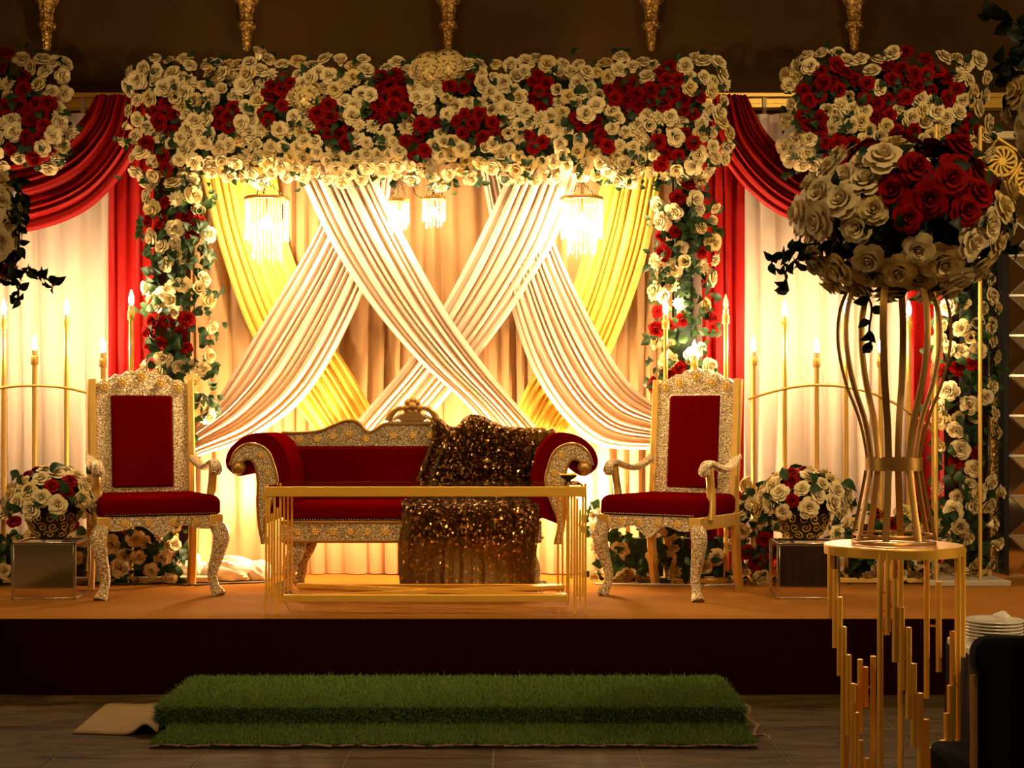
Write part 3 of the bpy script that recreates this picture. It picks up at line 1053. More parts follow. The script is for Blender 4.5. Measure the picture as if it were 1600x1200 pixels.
floor_garland(-60, 135, 800, 8.72, 51, 'rose garland on the stage behind the left mirrored cube', [(5, 850), (20, 815), (110, 840)])
floor_garland(128, 282, 782, 8.78, 52, 'rose garland on the stage seen under the left throne chair', [(180, 825), (170, 835), (230, 815)])
floor_garland(928, 1158, 806, 8.80, 53, 'rose garland on the stage seen under the right throne chair', [(1100, 840), (1095, 860), (1110, 845)])
floor_garland(1160, 1236, 745, 8.74, 54, 'tall rose clump between the right throne chair and mirrored cube', [(1186, 868), (1210, 878), (1218, 850), (1180, 855), (1240, 860)])
floor_garland(1300, 1480, 796, 8.78, 55, 'rose garland on the stage behind the tall gold plinth', [(1360, 810), (1390, 800), (1370, 830), (1400, 870)])

# ================================================================== sofa
def cat_pts(pts, n):
    return [(v.x, v.y) for v in spline([(a, b_, 0) for a, b_ in pts], n)]


SXC = X(643, 8.3)
sofa = thing('settee', 'carved settee with scrolled arms and dark red velvet upholstery', 'sofa', (SXC, 8.5, STAGE_Z))
DF, DB = 8.16, 8.74
xa0, xa1 = X(448, 8.2), X(838, 8.2)
# seat
MB().box((xa0 - .03, 8.19, .42 + STAGE_Z), (xa1 + .03, 8.78, .52 + STAGE_Z)).build('seat_cushion', 'velvet', sofa, bevel=.03)
MB().box((xa0 - .03, 8.17, .31 + STAGE_Z), (xa1 + .03, 8.2, .408 + STAGE_Z)).build('front_rail', 'carved_silver', sofa, bevel=.004)
MB().box((xa0 - .03, 8.165, .405 + STAGE_Z), (xa1 + .03, 8.2, .422 + STAGE_Z)).box((xa0 - .03, 8.163, .298 + STAGE_Z), (xa1 + .03, 8.2, .314 + STAGE_Z)).build('rail_moulding', 'gold_dark', sofa, bevel=.003)
MB().box((xa0 - .03, 8.72, .25 + STAGE_Z), (xa1 + .03, 8.78, .42 + STAGE_Z)).build('back_rail', 'gold_dark', sofa)
# back: upholstery and carved top rail with two humps
top_l = [(440, 676), (470, 676), (500, 673), (522, 664), (543, 657), (560, 661), (573, 674), (584, 673), (600, 663), (622, 662), (643, 662)]
top = cat_pts(top_l, 41)
top = top + [(1286 - x, y) for x, y in reversed(top[:-1])]


def sofa_top_z(px):
    xs = [t[0] for t in top]
    return float(np.interp(px, xs, [Z(t[1], DB) for t in top]))


A_ = [(X(x, DB), Z(y, DB)) for x, y in top]
B_ = [(x, Z(699, DB)) for x, z in A_]
MB().band(A_, B_, DB, DB + .05).build('crest_rail', 'carved_silver', sofa)
MB().sweep([(x, DB + .02, z) for x, z in A_], [(.036, .011)] * len(A_), 8, up=(0, 1, 0)).build('rail_moulding', 'gold_dark', sofa)
MB().box((xa0 - .06, DB - .03, .44 + STAGE_Z), (xa1 + .06, DB + .06, Z(698, DB) + .004)).build('back_cushion', 'velvet', sofa, bevel=.02)
# ornament on the crest: shell, leaves and a rosette
cb = P(645, 662, DB + .02)
k = DB / FPX
fin = MB()
fin.box((cb.x - 38 * k, DB - .005, cb.z - 2 * k), (cb.x + 38 * k, DB + .04, cb.z + 4 * k))
crest = fin.build('crest_ornament', 'carved_silver', sofa, bevel=.003)
for s_ in (-1, 1):
    w = MB()
    pth = spline([(cb.x + s_ * x * k, DB + .012, cb.z + z_ * k) for x, z_ in ((38, 4), (34, 14), (26, 22), (16, 24), (11, 18), (15, 12))], 18)
    w.sweep(pth, [(.02, (6.5 - 4.5 * i / 17) * k) for i in range(18)], 8, up=(0, 1, 0))
    w.build('scroll_leaf', 'gold_dark', crest)
    w = MB()
    pth = spline([(cb.x + s_ * x * k, DB + .006, cb.z + z_ * k) for x, z_ in ((4, 8), (14, 12), (24, 10), (30, 6))], 10)
    w.sweep(pth, [(.018, (5 - 3 * i / 9) * k) for i in range(10)], 8, up=(0, 1, 0))
    w.build('scroll_leaf', 'carved_silver', crest)
shell = [(cb.x + math.sin(a) * (20 + 2.5 * math.cos(a * 14)) * k, cb.z + 4 * k + (math.cos(a) * 14 if abs(a) < 1.57 else 0) * k) for a in [-1.57 + 3.14 * i / 40 for i in range(41)]]
MB().prism(shell, DB - .012, DB + .03).build('shell', 'gold_dark', crest, bevel=.003)
w = MB()
for a in range(7):
    th = a * 2 * PI / 7
    w.sphere((cb.x + 9 * k * math.sin(th), DB + .005, cb.z + (27 + 9 * math.cos(th)) * k), (6 * k, .022, 6 * k), 8, 6)
w.sphere((cb.x, DB - .004, cb.z + 27 * k), (7.5 * k, .028, 7.5 * k), 10, 6)
w.build('rosette', 'gold_dark', crest)


# scrolled arms
def c2(x, y):
    return (340 + .3166 * x, 600 + .3166 * y)


outer = [c2(*p) for p in ((365, 640), (362, 500), (352, 400), (322, 315), (270, 258), (200, 240), (122, 262), (62, 312), (36, 370), (46, 420), (100, 455), (150, 440), (182, 405))]
inner = [c2(*p) for p in ((215, 700), (198, 600), (196, 500), (192, 430), (182, 405))]
sil_o = [c2(*p) for p in ((250, 790), (232, 690), (262, 600), (298, 500), (280, 400), (248, 330), (190, 297), (130, 302), (84, 342), (62, 402))]
sil_i = [c2(*p) for p in ((222, 790), (205, 690), (198, 600), (200, 480), (190, 410), (172, 378), (150, 370), (130, 378), (115, 392), (102, 412))]
for mir in (False, True):
    f_ = (lambda p: (X(1286 - p[0], DF), Z(p[1], DF))) if mir else (lambda p: (X(p[0], DF), Z(p[1], DF)))
    oo = [f_(p) for p in cat_pts(outer, 48)]
    ii = [f_(p) for p in cat_pts(inner, 16)]
    arm = MB().prism(oo + list(reversed(ii[:-1])), DF + .02, 8.72).build('arm', 'velvet', sofa, bevel=.018)
    so = [f_(p) for p in cat_pts(sil_o, 50)]
    si = [f_(p) for p in cat_pts(sil_i, 50)]
    MB().band(so, si, DF - .012, DF + .03).build('carved_scroll', 'carved_silver', arm)
    e = MB()
    for line in (so, si):
        e.sweep([(x, DF - .012, z) for x, z in line], .008, 6, up=(0, 1, 0))
    e.build('scroll_edge', 'gold_dark', arm)
    c = f_(c2(103, 412))
    MB().sphere((c[0], DF + .005, c[1]), (.042, .042, .042), 16, 10).build('scroll_boss', 'gold_dark', arm)
    for px_, py_ in (c2(218, 352), c2(250, 440), c2(232, 560)):
        xx, zz = f_((px_, py_))
        w = MB()
        for a in range(6):
            w.sphere((xx + .013 * math.cos(a * PI / 3), DF - .014, zz + .013 * math.sin(a * PI / 3)), (.009, .006, .009), 6, 4)
        w.sphere((xx, DF - .016, zz), (.007, .008, .007), 6, 4)
        w.build('rosette', 'gold_paint', arm)
    sgn = 1 if mir else -1
    # S-shaped legs
    for (pxl, D_, m_) in ((452, 8.22, 'carved_silver'), (472, 8.66, 'carved_silver')):
        px_ = 1286 - pxl if mir else pxl
        x = X(px_, D_)
        pth = spline([(x, D_, STAGE_Z + .36), (x - sgn * .045, D_, STAGE_Z + .27), (x + sgn * .0, D_, STAGE_Z + .15), (x + sgn * .005, D_, STAGE_Z + .07), (x + sgn * .05, D_ - .01, STAGE_Z + .008)], 16)
        MB().sweep(pth, [((.075 - .04 * math.sin(PI * min(1, i / 12) ** .8 / 2) + (.022 if i > 12 else 0)), .032) for i in range(16)], 8, up=(1, 0, 0), sq=.7).build('leg', m_, sofa)
# gold rosettes on the rails, nail heads
for i in range(14):
    px_ = 465 + i * 27.5
    x = X(px_, 8.165)
    w = MB()
    for a in range(6):
        w.sphere((x + .014 * math.cos(a * PI / 3), 8.168, STAGE_Z + .358 + .014 * math.sin(a * PI / 3)), (.010, .006, .010), 6, 4)
    w.sphere((x, 8.166, STAGE_Z + .358), (.007, .008, .007), 6, 4)
    w.build('rosette', 'gold_paint', sofa)
for px_ in (468, 495, 520, 545, 572, 615, 645, 672, 700, 742, 768, 795, 820):
    x = X(px_, DB)
    zz = (sofa_top_z(px_) + Z(699, DB)) / 2
    w = MB()
    for a in range(6):
        w.sphere((x + .014 * math.cos(a * PI / 3), DB - .002, zz + .014 * math.sin(a * PI / 3)), (.010, .006, .010), 6, 4)
    w.sphere((x, DB - .004, zz), (.007, .008, .007), 6, 4)
    w.build('rosette', 'gold_paint', sofa)
w = MB()
for i in range(90):
    x = xa0 + (xa1 - xa0) * (i + .5) / 90
    w.sphere((x, 8.186, STAGE_Z + .43), .0045, 5, 3)
w.build('nail_trim', 'bead', sofa)['kind'] = 'stuff'

# ---- sequinned throw over the right half of the settee
prof = [(8.83, .30), (8.83, .44), None, (DB - .05, .50), (DB - .06, .30), (DB - .075, .16), (8.60, .135), (8.45, .135), (8.28, .135), (8.17, .13), (8.135, .10), (8.128, .0), (8.12, -.12), (8.11, -.24), (8.10, -.365)]
NU, NS = 150, 90
vs, fs = [], []
q = random.Random(61)
wob = [q.uniform(0, 6) for _ in range(8)]
for j in range(NU + 1):
    u = j / NU
    pxt = 674 + (868 - 674) * u
    pxs = 640 + (842 - 640) * u          # on the seat
    pxf = 626 + (840 - 626) * u
    zt_ = sofa_top_z(pxt) + .022 - (CH - .58)
    path = []
    zoff = CH - .58
    for k_, pr in enumerate(prof):
        if pr is None:
            path.append(Vector((X(pxt, DB), DB + .06, zt_ + zoff)))
            path.append(Vector((X(pxt, DB), DB - .035, zt_ + zoff - .012)))
            continue
        y, z = pr
        if k_ < 2: px_ = pxt
        elif k_ < 5: px_ = pxt + (pxs - pxt) * (.5 - z) / .36
        elif k_ < 10: px_ = pxs + (pxf - pxs) * (8.6 - y) / .45
        else: px_ = pxf + 3 * math.sin(u * 7 + z * 9)
        zz = z + zoff
        path.append(Vector((X(px_, y), y, zz)))
    sp_ = spline([tuple(p) for p in path], NS)
    for i, p in enumerate(sp_):
        s = i / (NS - 1)
        w = u * 13 + .5 * math.sin(u * 9 + wob[0]) + .35 * math.sin(s * 5 + u * 4 + wob[1])
        f = abs(math.sin(PI * w)) ** .8 * .6 + .4 * abs(math.sin(PI * w * .53 + wob[2]))
        t = (sp_[min(i + 1, NS - 1)] - sp_[max(i - 1, 0)]).normalized()
        n = Vector((0, t.z, -t.y))
        if n.y > 0 and abs(n.y) > abs(n.z) and s > .2: n = -n
        if s > .2 and n.z < -.5: n = -n
        a = .010 + (.035 * max(0, (s - .66) / .34) if s > .66 else .012)
        if s < .2: a = .004; n = Vector((0, 0, 1))
        vs.append(p + n * (a * f))
for j in range(NU):
    for i in range(NS - 1):
        a = j * NS + i
        fs.append((a, a + 1, a + NS + 1, a + NS))
o = MB().add(vs, fs).build('sequin_throw', 'sequin')
tag(o, 'brown sequinned throw draped over the right half of the settee', 'throw')


# ================================================================== throne chairs
def make_chair(label, loc, rz):
    t = thing('throne_chair', label, 'chair', loc, rz, group='carved throne chairs beside the settee')
    L = dict(world=False)
    hw, hr = .285, .275
    # seat
    poly = [(-hw - .015, -.30), (hw + .015, -.30), (hr, .25), (-hr, .25)]
    mb = MB()
    rows = [(.463, 1.0), (.475, 1.03), (.54, 1.03), (.565, .99), (.575, .9)]
    vs, fs = [], []
    for z, s in rows:
        vs += [(x * s, y * s - (.0), z) for x, y in poly]
    for i in range(len(rows) - 1):
        for j in range(4):
            fs.append((i * 4 + j, i * 4 + (j + 1) % 4, (i + 1) * 4 + (j + 1) % 4, (i + 1) * 4 + j))
    fs += [(3, 2, 1, 0), tuple(range(len(rows) * 4 - 4, len(rows) * 4))]
    mb.add(vs, fs).build('seat_cushion', 'velvet', t, bevel=.018, **L)
    # rails
    for s in (-1, 1):
        MB().bar((s * hw, -.27, .425), (s * hr, .25, .425), .03, .075).build('side_rail', 'gold_post', t, bevel=.004, **L)
    MB().bar((-hr, .25, .425), (hr, .25, .425), .03, .075).build('back_rail', 'gold_post', t, bevel=.004, **L)
    # scalloped front apron
    n = 41
    A, B = [], []
    for i in range(n):
        u = -1 + 2 * i / (n - 1)
        x = u * (hw - .02)
        au = abs(u)
        drop = .035 + .05 * math.exp(-(u / .28) ** 2) + .03 * math.exp(-((au - 1.0) / .22) ** 2) + .012 * math.cos(u * 9)
        A.append((x, .462)); B.append((x, .44 - drop))
    ap = MB().band(A, B, -.305, -.275).build('apron', 'carved_silver', t, **L)
    for i in range(4):
        x = -.18 + .12 * i
        w = MB()
        for a in range(6):
            w.sphere((x + .013 * math.cos(a * PI / 3), -.306, .425 + .013 * math.sin(a * PI / 3)), (.009, .006, .009), 6, 4)
        w.sphere((x, -.308, .425), (.007, .008, .007), 6, 4)
        w.build('rosette', 'gold_paint', ap, **L)
    # front legs, curved with a knee and a flared foot; the block above
    for s in (-1, 1):
        pth = spline([(s * hw, -.28, .41), (s * (hw + .028), -.305, .35), (s * (hw + .012), -.29, .24), (s * (hw - .012), -.27, .13), (s * (hw - .004), -.275, .06), (s * (hw + .018), -.30, .004)], 18)
        rad = [.034, .038, .042, .043, .042, .040, .037, .034, .031, .028, .026, .025, .024, .024, .025, .028, .033, .035]
        lg = MB().sweep(pth, rad, 10, up=(1, 0, 0), sq=.75).build('leg', 'carved_silver', t, **L)
        MB().box((s * hw - .035, -.312, .395), (s * hw + .035, -.245, .464)).build('leg_block', 'gold_post', lg, bevel=.005, **L)
    for s in (-1, 1):
        pth = spline([(s * hr, .255, .46), (s * hr, .262, .3), (s * hr, .285, .12), (s * hr, .315, .0)], 10)
        MB().sweep(pth, [(.024, .03)] * 10, 8, up=(1, 0, 0), sq=.6).build('leg', 'gold_post', t, **L)
    # back: posts, carved frame, red panel (leaning back a little)
    lean = .075

    def yb(z):
        return .255 + lean * (z - .46) / .85
    for s in (-1, 1):
        MB().sweep([(s * .265, yb(.44), .44), (s * .265, yb(1.245), 1.245)], [(.024, .03)] * 2, 8, up=(1, 0, 0), sq=.55).build('back_post', 'gold_post', t, **L)
    wi, wo = .165, .245
    z0, z1 = .60, 1.15
    fr = MB()
    for s in (-1, 1):
        fr.bar((s * (wi + wo) / 2, yb(.5), .5), (s * (wi + wo) / 2, yb(1.22), 1.22), wo - wi, .04, up=(0, 1, 0))
    fr.bar((0, yb(.50), .50), (0, yb(z0), z0), 2 * wi, .036, up=(0, 1, 0))
    # crest polygon
    cr = [(-wo, z1)]
    for i in range(33):
        u = -1 + 2 * i / 32
        zz = 1.225 + .085 * (1 - abs(u) ** 1.35) + .008 * math.cos(u * 22)
        cr.append((u * wo, zz))
    cr.append((wo, z1))
    k0 = len(fr.v)
    fr.prism(cr, -.018, .018)
    for i in range(k0, len(fr.v)):
        x, y, z = fr.v[i]
        fr.v[i] = (x, y + yb(z), z)
    frame_o = fr.build('back_frame', 'carved_silver', t, bevel=.003, **L)
    for i, (x, z) in enumerate(((-.20, 1.20), (-.105, 1.225), (0, 1.262), (.105, 1.225), (.20, 1.20))):
        w = MB()
        for a in range(8):
            w.sphere((x + .017 * math.cos(a * PI / 4), yb(z) - .022, z + .017 * math.sin(a * PI / 4)), (.010, .007, .010), 6, 4)
        w.sphere((x, yb(z) - .026, z), (.009, .009, .009), 8, 4)
        w.build('rosette', 'gold_paint', frame_o, **L)
    cu = MB().box((-wi, -.03, z0), (wi, .02, z1))
    cu.v = [(x, y + yb(z), z) for x, y, z in cu.v]
    cu.build('back_cushion', 'velvet', t, bevel=.015, **L)
    w = MB()
    for i in range(40):
        z = z0 + (z1 - z0) * (i + .5) / 40
        for s in (-1, 1):
            w.sphere((s * (wi + .003), yb(z) - .024, z), .0045, 5, 3)
    for i in range(24):
        x = -wi + 2 * wi * (i + .5) / 24
        w.sphere((x, yb(z0) - .024, z0 - .002), .0045, 5, 3); w.sphere((x, yb(z1) - .024, z1 + .002), .0045, 5, 3)
    for i in range(46):
        x = -hw + 2 * hw * (i + .5) / 46
        w.sphere((x, -.312, .474), .0045, 5, 3)
    w.build('nail_trim', 'bead', t, **L)['kind'] = 'stuff'
    # arms
    for s in (-1, 1):
        pth = spline([(s * .275, .29, .79), (s * .285, .19, .745), (s * .295, .08, .722), (s * .30, -.04, .735), (s * .302, -.14, .758), (s * .302, -.205, .748), (s * .302, -.222, .715), (s * .302, -.20, .695)], 26)
        arm = MB().sweep(pth, [(.027, .019)] * 20 + [(.03, .02), (.031, .021), (.032, .022), (.032, .022), (.031, .02), (.028, .016)], 10, up=(1, 0, 0), sq=.7).build('armrest', 'carved_silver', t, **L)
        pth = spline([(s * .302, -.155, .735), (s * .30, -.135, .65), (s * .297, -.12, .56), (s * .30, -.135, .44)], 12)
        MB().sweep(pth, [(.022, .026), (.022, .024), (.021, .022), (.021, .021), (.021, .021), (.021, .022), (.022, .024), (.022, .026), (.023, .028), (.023, .03), (.023, .032), (.023, .033)], 8, up=(1, 0, 0), sq=.6).build('arm_post', 'gold_post', arm, **L)
    return t


make_chair('carved throne chair with red velvet panel left of the settee', (-2.10, 8.27, STAGE_Z), math.radians(24)).scale = (1.09, 1.06, 1.0)
make_chair('carved throne chair with red velvet panel right of the settee', (0.93, 8.22, STAGE_Z), math.radians(-33))

# ================================================================== gold rod coffee table
ct = thing('coffee_table', 'low gold coffee table with rod clusters at its corners', 'table', (X(665, 7.5), 7.55, STAGE_Z))
CF, CB = 7.30, 7.78


def rod(parent, x, y, z0, z1, r, mat='gold'):
    MB().sweep([(x, y, z0), (x, y, z1)], r, 8).build('rod', mat, parent)


LR = [(240, 500, 1137), (254, 565, 1045), (268, 640, 1085), (281, 540, 1055), (296, 610, 1137), (310, 490, 1085)]
RRd = [(848, 485, 1080), (862, 550, 960), (877, 540, 1132), (890, 565, 1050), (905, 620, 1080), (918, 550, 1045), (931, 490, 1135)]
for lst, x0 in ((LR, 340), (RRd, 620)):
    for (x, a, b_) in lst:
        zz = max(STAGE_Z + .005, Z(600 + .3166 * b_, CF))
        if b_ > 1120: zz = STAGE_Z + .006
        rod(ct, X(x0 + .3166 * x, CF), CF, zz, Z(600 + .3166 * a, CF), .0062)
for x0 in (444, 450, 456, 872, 879, 886):
    D_ = CB
    rod(ct, X(x0, D_), D_, STAGE_Z + .006 if x0 in (444, 886) else STAGE_Z + .06, STAGE_Z + .63, .0062)
zt0, zt1 = Z(776, CF), Z(760, CF)
MB().box((X(414, CF), CF - .012, zt0), (X(916, CF), CF + .012, zt1)).build('top_rail', 'gold', ct, bevel=.003)
MB().box((X(436, CB), CB - .012, zt0), (X(894, CB), CB + .012, zt1)).build('top_rail', 'gold', ct, bevel=.003)
for px_ in (418, 912):
    x = X(px_, CF)
    MB().box((x - .012, CF, zt0), (x + .012, CB, zt1)).build('top_rail', 'gold', ct, bevel=.003)
zl = STAGE_Z + .085
MB().box((X(443, CF), CF - .012, zl - .018), (X(887, CF), CF + .012, zl + .018)).build('lower_rail', 'gold', ct, bevel=.003)
MB().box((X(443, CF), CB - .012, zl - .018), (X(887, CF), CB + .012, zl + .018)).build('lower_rail', 'gold', ct, bevel=.003)
a, b_, c, d = (X(443, CF), CF), (X(887, CF), CB), (X(887, CF), CF), (X(443, CF), CB)
MB().bar((*a, zl + .005), (*b_, zl + .005), .03, .02).build('cross_brace', 'gold', ct)
MB().bar((*c, zl + .012), (*d, zl + .012), .03, .02).build('cross_brace', 'gold', ct)
MB().box((X(420, CF), CF - .01, zt1), (X(910, CF), CB + .01, zt1 + .008)).build('glass_top', 'glass', ct, smooth=False)
bl = thing('brass_bowl', 'small dark brass bowl on the right end of the coffee table', 'bowl', P(888, 757, 7.36))
bp_ = P(888, 760, 7.36); bp_.z = zt1 + .009
bl.location = bp_
MB().lathe([(.022, 0), (.028, .004), (.012, .012), (.014, .02), (.04, .036), (.046, .05), (.04, .05), (.01, .03)], bp_, 18).build('cup', 'brass_dark', bl)
MB().torus((bp_.x, bp_.y, bp_.z + .05), .044, .004, 20, 6).build('rim', 'gold', bl)

# ================================================================== candle stands
def flame_bulb(c, h, r):
    return MB().lathe([(r * .45, 0), (r * .8, h * .12), (r, h * .32), (r * .8, h * .58), (r * .4, h * .82), (r * .08, h)], c, 10)


def candelabrum(name, label, rods, D, hoop=None, base=None):
    px0 = rods[0][0]; px1 = rods[-1][0]
    t = thing(name, label, 'candle stand', (X((px0 + px1) / 2, D), D, STAGE_Z))
    k = D / FPX
    zf = STAGE_Z + .02
    MB().bar((X(px0, D), D, zf), (X(px1, D), D, zf), .08, .03).build('base', 'gold_paint', t, bevel=.004)
    for (px, top, lit) in rods:
        x = X(px, D)
        zt_ = Z(top, D)
        rd = MB().sweep([(x, D, zf), (x, D, zt_ - 40 * k)], .0145, 8).build('rod', 'gold_paint', t)
        MB().lathe([(.02, -40 * k), (.023, -39 * k), (.023, -27 * k), (.020, -26 * k)], (x, D, zt_), 12).build('cup', 'gold_paint', rd)
        MB().lathe([(.017, -27 * k), (.017, -17 * k)], (x, D, zt_), 12).build('candle_sleeve', 'candle_sleeve', rd)
        b_ = flame_bulb((x, D, zt_ - 17 * k), 24 * k, .017).build('flame_bulb', 'bulb_glow' if lit else 'bulb_off', rd)
    if hoop:
        MB().sweep(spline([(X(px, D), D - .022, Z(py, D)) for px, py in hoop], 40), .0085, 8, up=(0, 1, 0)).build('hoop', 'gold_paint', t)
    return t


candelabrum('candle_stand', 'gold candle stand with an arched hoop behind the left throne chair',
            [(-93, 472, 1), (-48, 535, 1), (6, 474, 1), (54, 530, 1), (104, 474, 1), (161, 534, 1), (205, 460, 1)], 8.74,
            [(-116, 665), (-90, 645), (-48, 622), (0, 607), (54, 603), (108, 607), (160, 622), (200, 645), (224, 665)])
candelabrum('candle_stand', 'gold candle stand with an arched hoop in the right pale curtain bay',
            [(1177, 532, 1), (1226, 476, 1), (1276, 534, 1), (1322, 476, 1), (1376, 534, 1), (1420, 476, 1), (1459, 550, 0)], 8.76,
            [(1168, 624), (1200, 614), (1240, 605), (1277, 602), (1320, 605), (1365, 616), (1410, 638), (1447, 665), (1475, 700)])
candelabrum('candle_stand', 'small gold candle stand behind the right throne chair', [(1040, 474, 1), (1085, 538, 1), (1134, 466, 0)], 8.71)


# ================================================================== chandeliers
def chandelier(label, px, py, rpx, tier1, tier2, D, chain_top, glow):
    k = D / FPX
    c = P(px, py, D)
    r = rpx * k
    t = thing('chandelier', label, 'chandelier', c, group='crystal chandeliers under the flower arch')
    MB().lathe([(r * .92, -.008), (r, -.008), (r * 1.02, .0), (r, .012), (r * .92, .012), (r * .92, -.008)], c, 32, caps=False).build('ring', 'gold_dark', t)
    pk = Vector((c.x, c.y, Z(chain_top, D)))
    for a in range(3):
        th = a * 2 * PI / 3 + .5
        e = c + Vector((r * .9 * math.cos(th), r * .9 * math.sin(th), .01))
        n = 9
        w = MB()
        for i in range(n):
            p = e.lerp(pk, (i + .5) / n)
            w.torus(p, .0085, .0024, 8, 4, ax='x' if i % 2 else 'y')
        w.build('chain', 'brass_dark', t)
    MB().sweep([pk, pk + Vector((0, 0, .14))], .004, 6).build('hook', 'brass_dark', t)
    for nm, rr, n, z1, w_ in (('outer_fringe', r * .95, max(20, int(rpx * 1.1)), tier1 * k, .0042), ('inner_fringe', r * .66, max(12, int(rpx * .7)), tier2 * k, .0042)):
        mb = MB()
        q = random.Random(int(px))
        for i in range(n):
            th = 2 * PI * i / n
            x, y = c.x + rr * math.cos(th), c.y + rr * math.sin(th)
            zb = c.z - z1 * q.uniform(.92, 1.04)
            ztp = c.z - .005 if nm == 'outer_fringe' else c.z - tier1 * k * .55
            m_ = (zb + .03)
            mb.sweep([(x, y, ztp), (x, y, m_ + .004)], .0014, 4, caps=False)
            nb = max(2, int((ztp - m_) / .022))
            for b_ in range(nb):
                z = ztp + (m_ - ztp) * (b_ + .5) / nb
                mb.add([(x, y, z + .006), (x + w_, y, z), (x, y + w_, z), (x - w_, y, z), (x, y - w_, z), (x, y, z - .006)],
                       [(0, 1, 2), (0, 2, 3), (0, 3, 4), (0, 4, 1), (5, 2, 1), (5, 3, 2), (5, 4, 3), (5, 1, 4)])
            mb.add([(x, y, m_ + .006), (x + w_ * 1.1, y, m_ - .006), (x, y + w_ * 1.1, m_ - .006), (x - w_ * 1.1, y, m_ - .006), (x, y - w_ * 1.1, m_ - .006), (x, y, zb)],
                   [(0, 1, 2), (0, 2, 3), (0, 3, 4), (0, 4, 1), (5, 2, 1), (5, 3, 2), (5, 4, 3), (5, 1, 4)])
        mb.build(nm, 'crystal', t, smooth=False)['kind'] = 'stuff'
    MB().sphere((c.x, c.y, c.z - tier1 * k * .55), (glow, glow, glow * 1.3), 12, 8).build('bulb', 'chandelier_glow', t)
    MB().sweep([(c.x, c.y, c.z - tier1 * k * .55 + glow), (c.x, c.y, c.z + .01)], .008, 6).build('socket', 'gold_dark', t)
    MB().bar((c.x - r * .95, c.y, c.z), (c.x + r * .95, c.y, c.z), .008, .006).build('crossbar', 'gold_dark', t)


chandelier('large crystal chandelier hanging before the left yellow swag', 417, 312, 35, 66, 100, 8.82, 283, .034)
chandelier('large crystal chandelier hanging beside the right yellow swag', 909, 312, 34, 62, 88, 8.82, 284, .034)
chandelier('smaller left one of the two little crystal chandeliers in the middle', 623, 314, 17, 40, 50, 8.84, 276, .018)
chandelier('wider right one of the two little crystal chandeliers in the middle', 678, 311, 18.5, 36, 46, 8.84, 282, .020)
w = MB().sweep(spline([(X(x, 8.8), 8.78, Z(y, 8.8)) for x, y in ((628, 285), (645, 292), (650, 305), (662, 310), (676, 306), (684, 290), (690, 280))], 24), .0025, 6)
tag(w.build('lamp_wire', 'cable'), 'thin dark wire looping between the two little chandeliers', 'wire')


# ================================================================== uplights, hall spots and added fill lamps
LAMPLAB = ['clamp lamp behind the left scrolled arm of the settee', 'clamp lamp behind the left half of the settee back', 'clamp lamp behind the middle of the settee back',
           'clamp lamp behind the throw on the settee back', 'clamp lamp behind the right scrolled arm of the settee']
for (x, y, dx, p), lab in zip(UPLIGHTS, LAMPLAB):
    t = thing('clamp_lamp', lab, 'lamp', (x, y, STAGE_Z), group='lamps behind the settee')
    d = Vector((dx, .35, .45)).normalized()
    c = Vector((x, y, STAGE_Z + .50))
    MB().lathe([(.012, -.075), (.02, -.07), (.022, -.04), (.016, -.036)], c, 14).build('socket', 'black_metal', t)
    MB().sweep([(x, 8.80, STAGE_Z + .40), (x, 8.84, STAGE_Z + .405), c - Vector((0, 0, .072))], .007, 6).build('stem', 'black_metal', t)
    t.location = (x, 8.80, STAGE_Z + .40)
    for ch in t.children: ch.location = Vector((0, 0, STAGE_Z)) - Vector((0, 8.80 - y, STAGE_Z + .40))
for l, p, lab in FILL_LAMPS:  # housings of the fill lamps added on the side walls
    sg = 1 if l[0] > 0 else -1
    t = thing('fill_lamp', lab, 'added fill lamp', (sg * RX, l[1], l[2]), group='added fill lamps on the hall walls')
    MB().lathe([(.05, -.16), (.06, -.15), (.045, -.11), (.08, -.10), (.085, -.095)], l, 18).build('cup', 'gold_dark', t)
    MB().sweep([(l[0], l[1], l[2] - .15), (l[0] + sg * .1, l[1], l[2] - .17), (sg * (RX - .004), l[1], l[2] - .15)], .012, 8).build('arm', 'gold_dark', t)
    MB().bar((sg * (RX - .02), l[1], l[2] - .25), (sg * (RX - .02), l[1], l[2] - .05), .08, .03, up=(1, 0, 0)).build('back_plate', 'gold_dark', t)
FILL_PANELS = [(-2.4, 1.6, 'left added fill panel in the hall ceiling'), (2.4, 1.6, 'right added fill panel in the hall ceiling'), (0.0, -1.2, 'rear added fill panel in the hall ceiling')]  # unseen glowing panels added for reflections in the gold and general fill
for (x, y, lab) in FILL_PANELS:
    t = thing('fill_panel', lab, 'fill panel', (x, y, RZ), group='added fill panels in the hall ceiling')
    MB().box((x - .62, y - .62, RZ - .05), (x + .62, y + .62, RZ - .002)).build('frame', 'trim_cream', t, bevel=.004)
    MB().box((x - .55, y - .55, RZ - .062), (x + .55, y + .55, RZ - .052)).build('diffuser', 'fill_glow', t, smooth=False)
for i, (l, t_, p) in enumerate(HALL_SPOTS):
    t = tag(thing('ceiling_lamp', HALL_LABELS[i], 'lamp', (l[0], l[1], RZ), group='hall ceiling spotlights'))
    d = (Vector(t_) - Vector(l)).normalized()
    a = Vector(l) - d * .16
    MB().sweep([a - d * .02, a, Vector(l) - d * .03], [.03, .075, .085], 14, caps=False).build('housing', 'black_metal', t)
    MB().sweep([a, (a.x, a.y, RZ - .002)], .014, 6).build('bracket', 'black_metal', t)


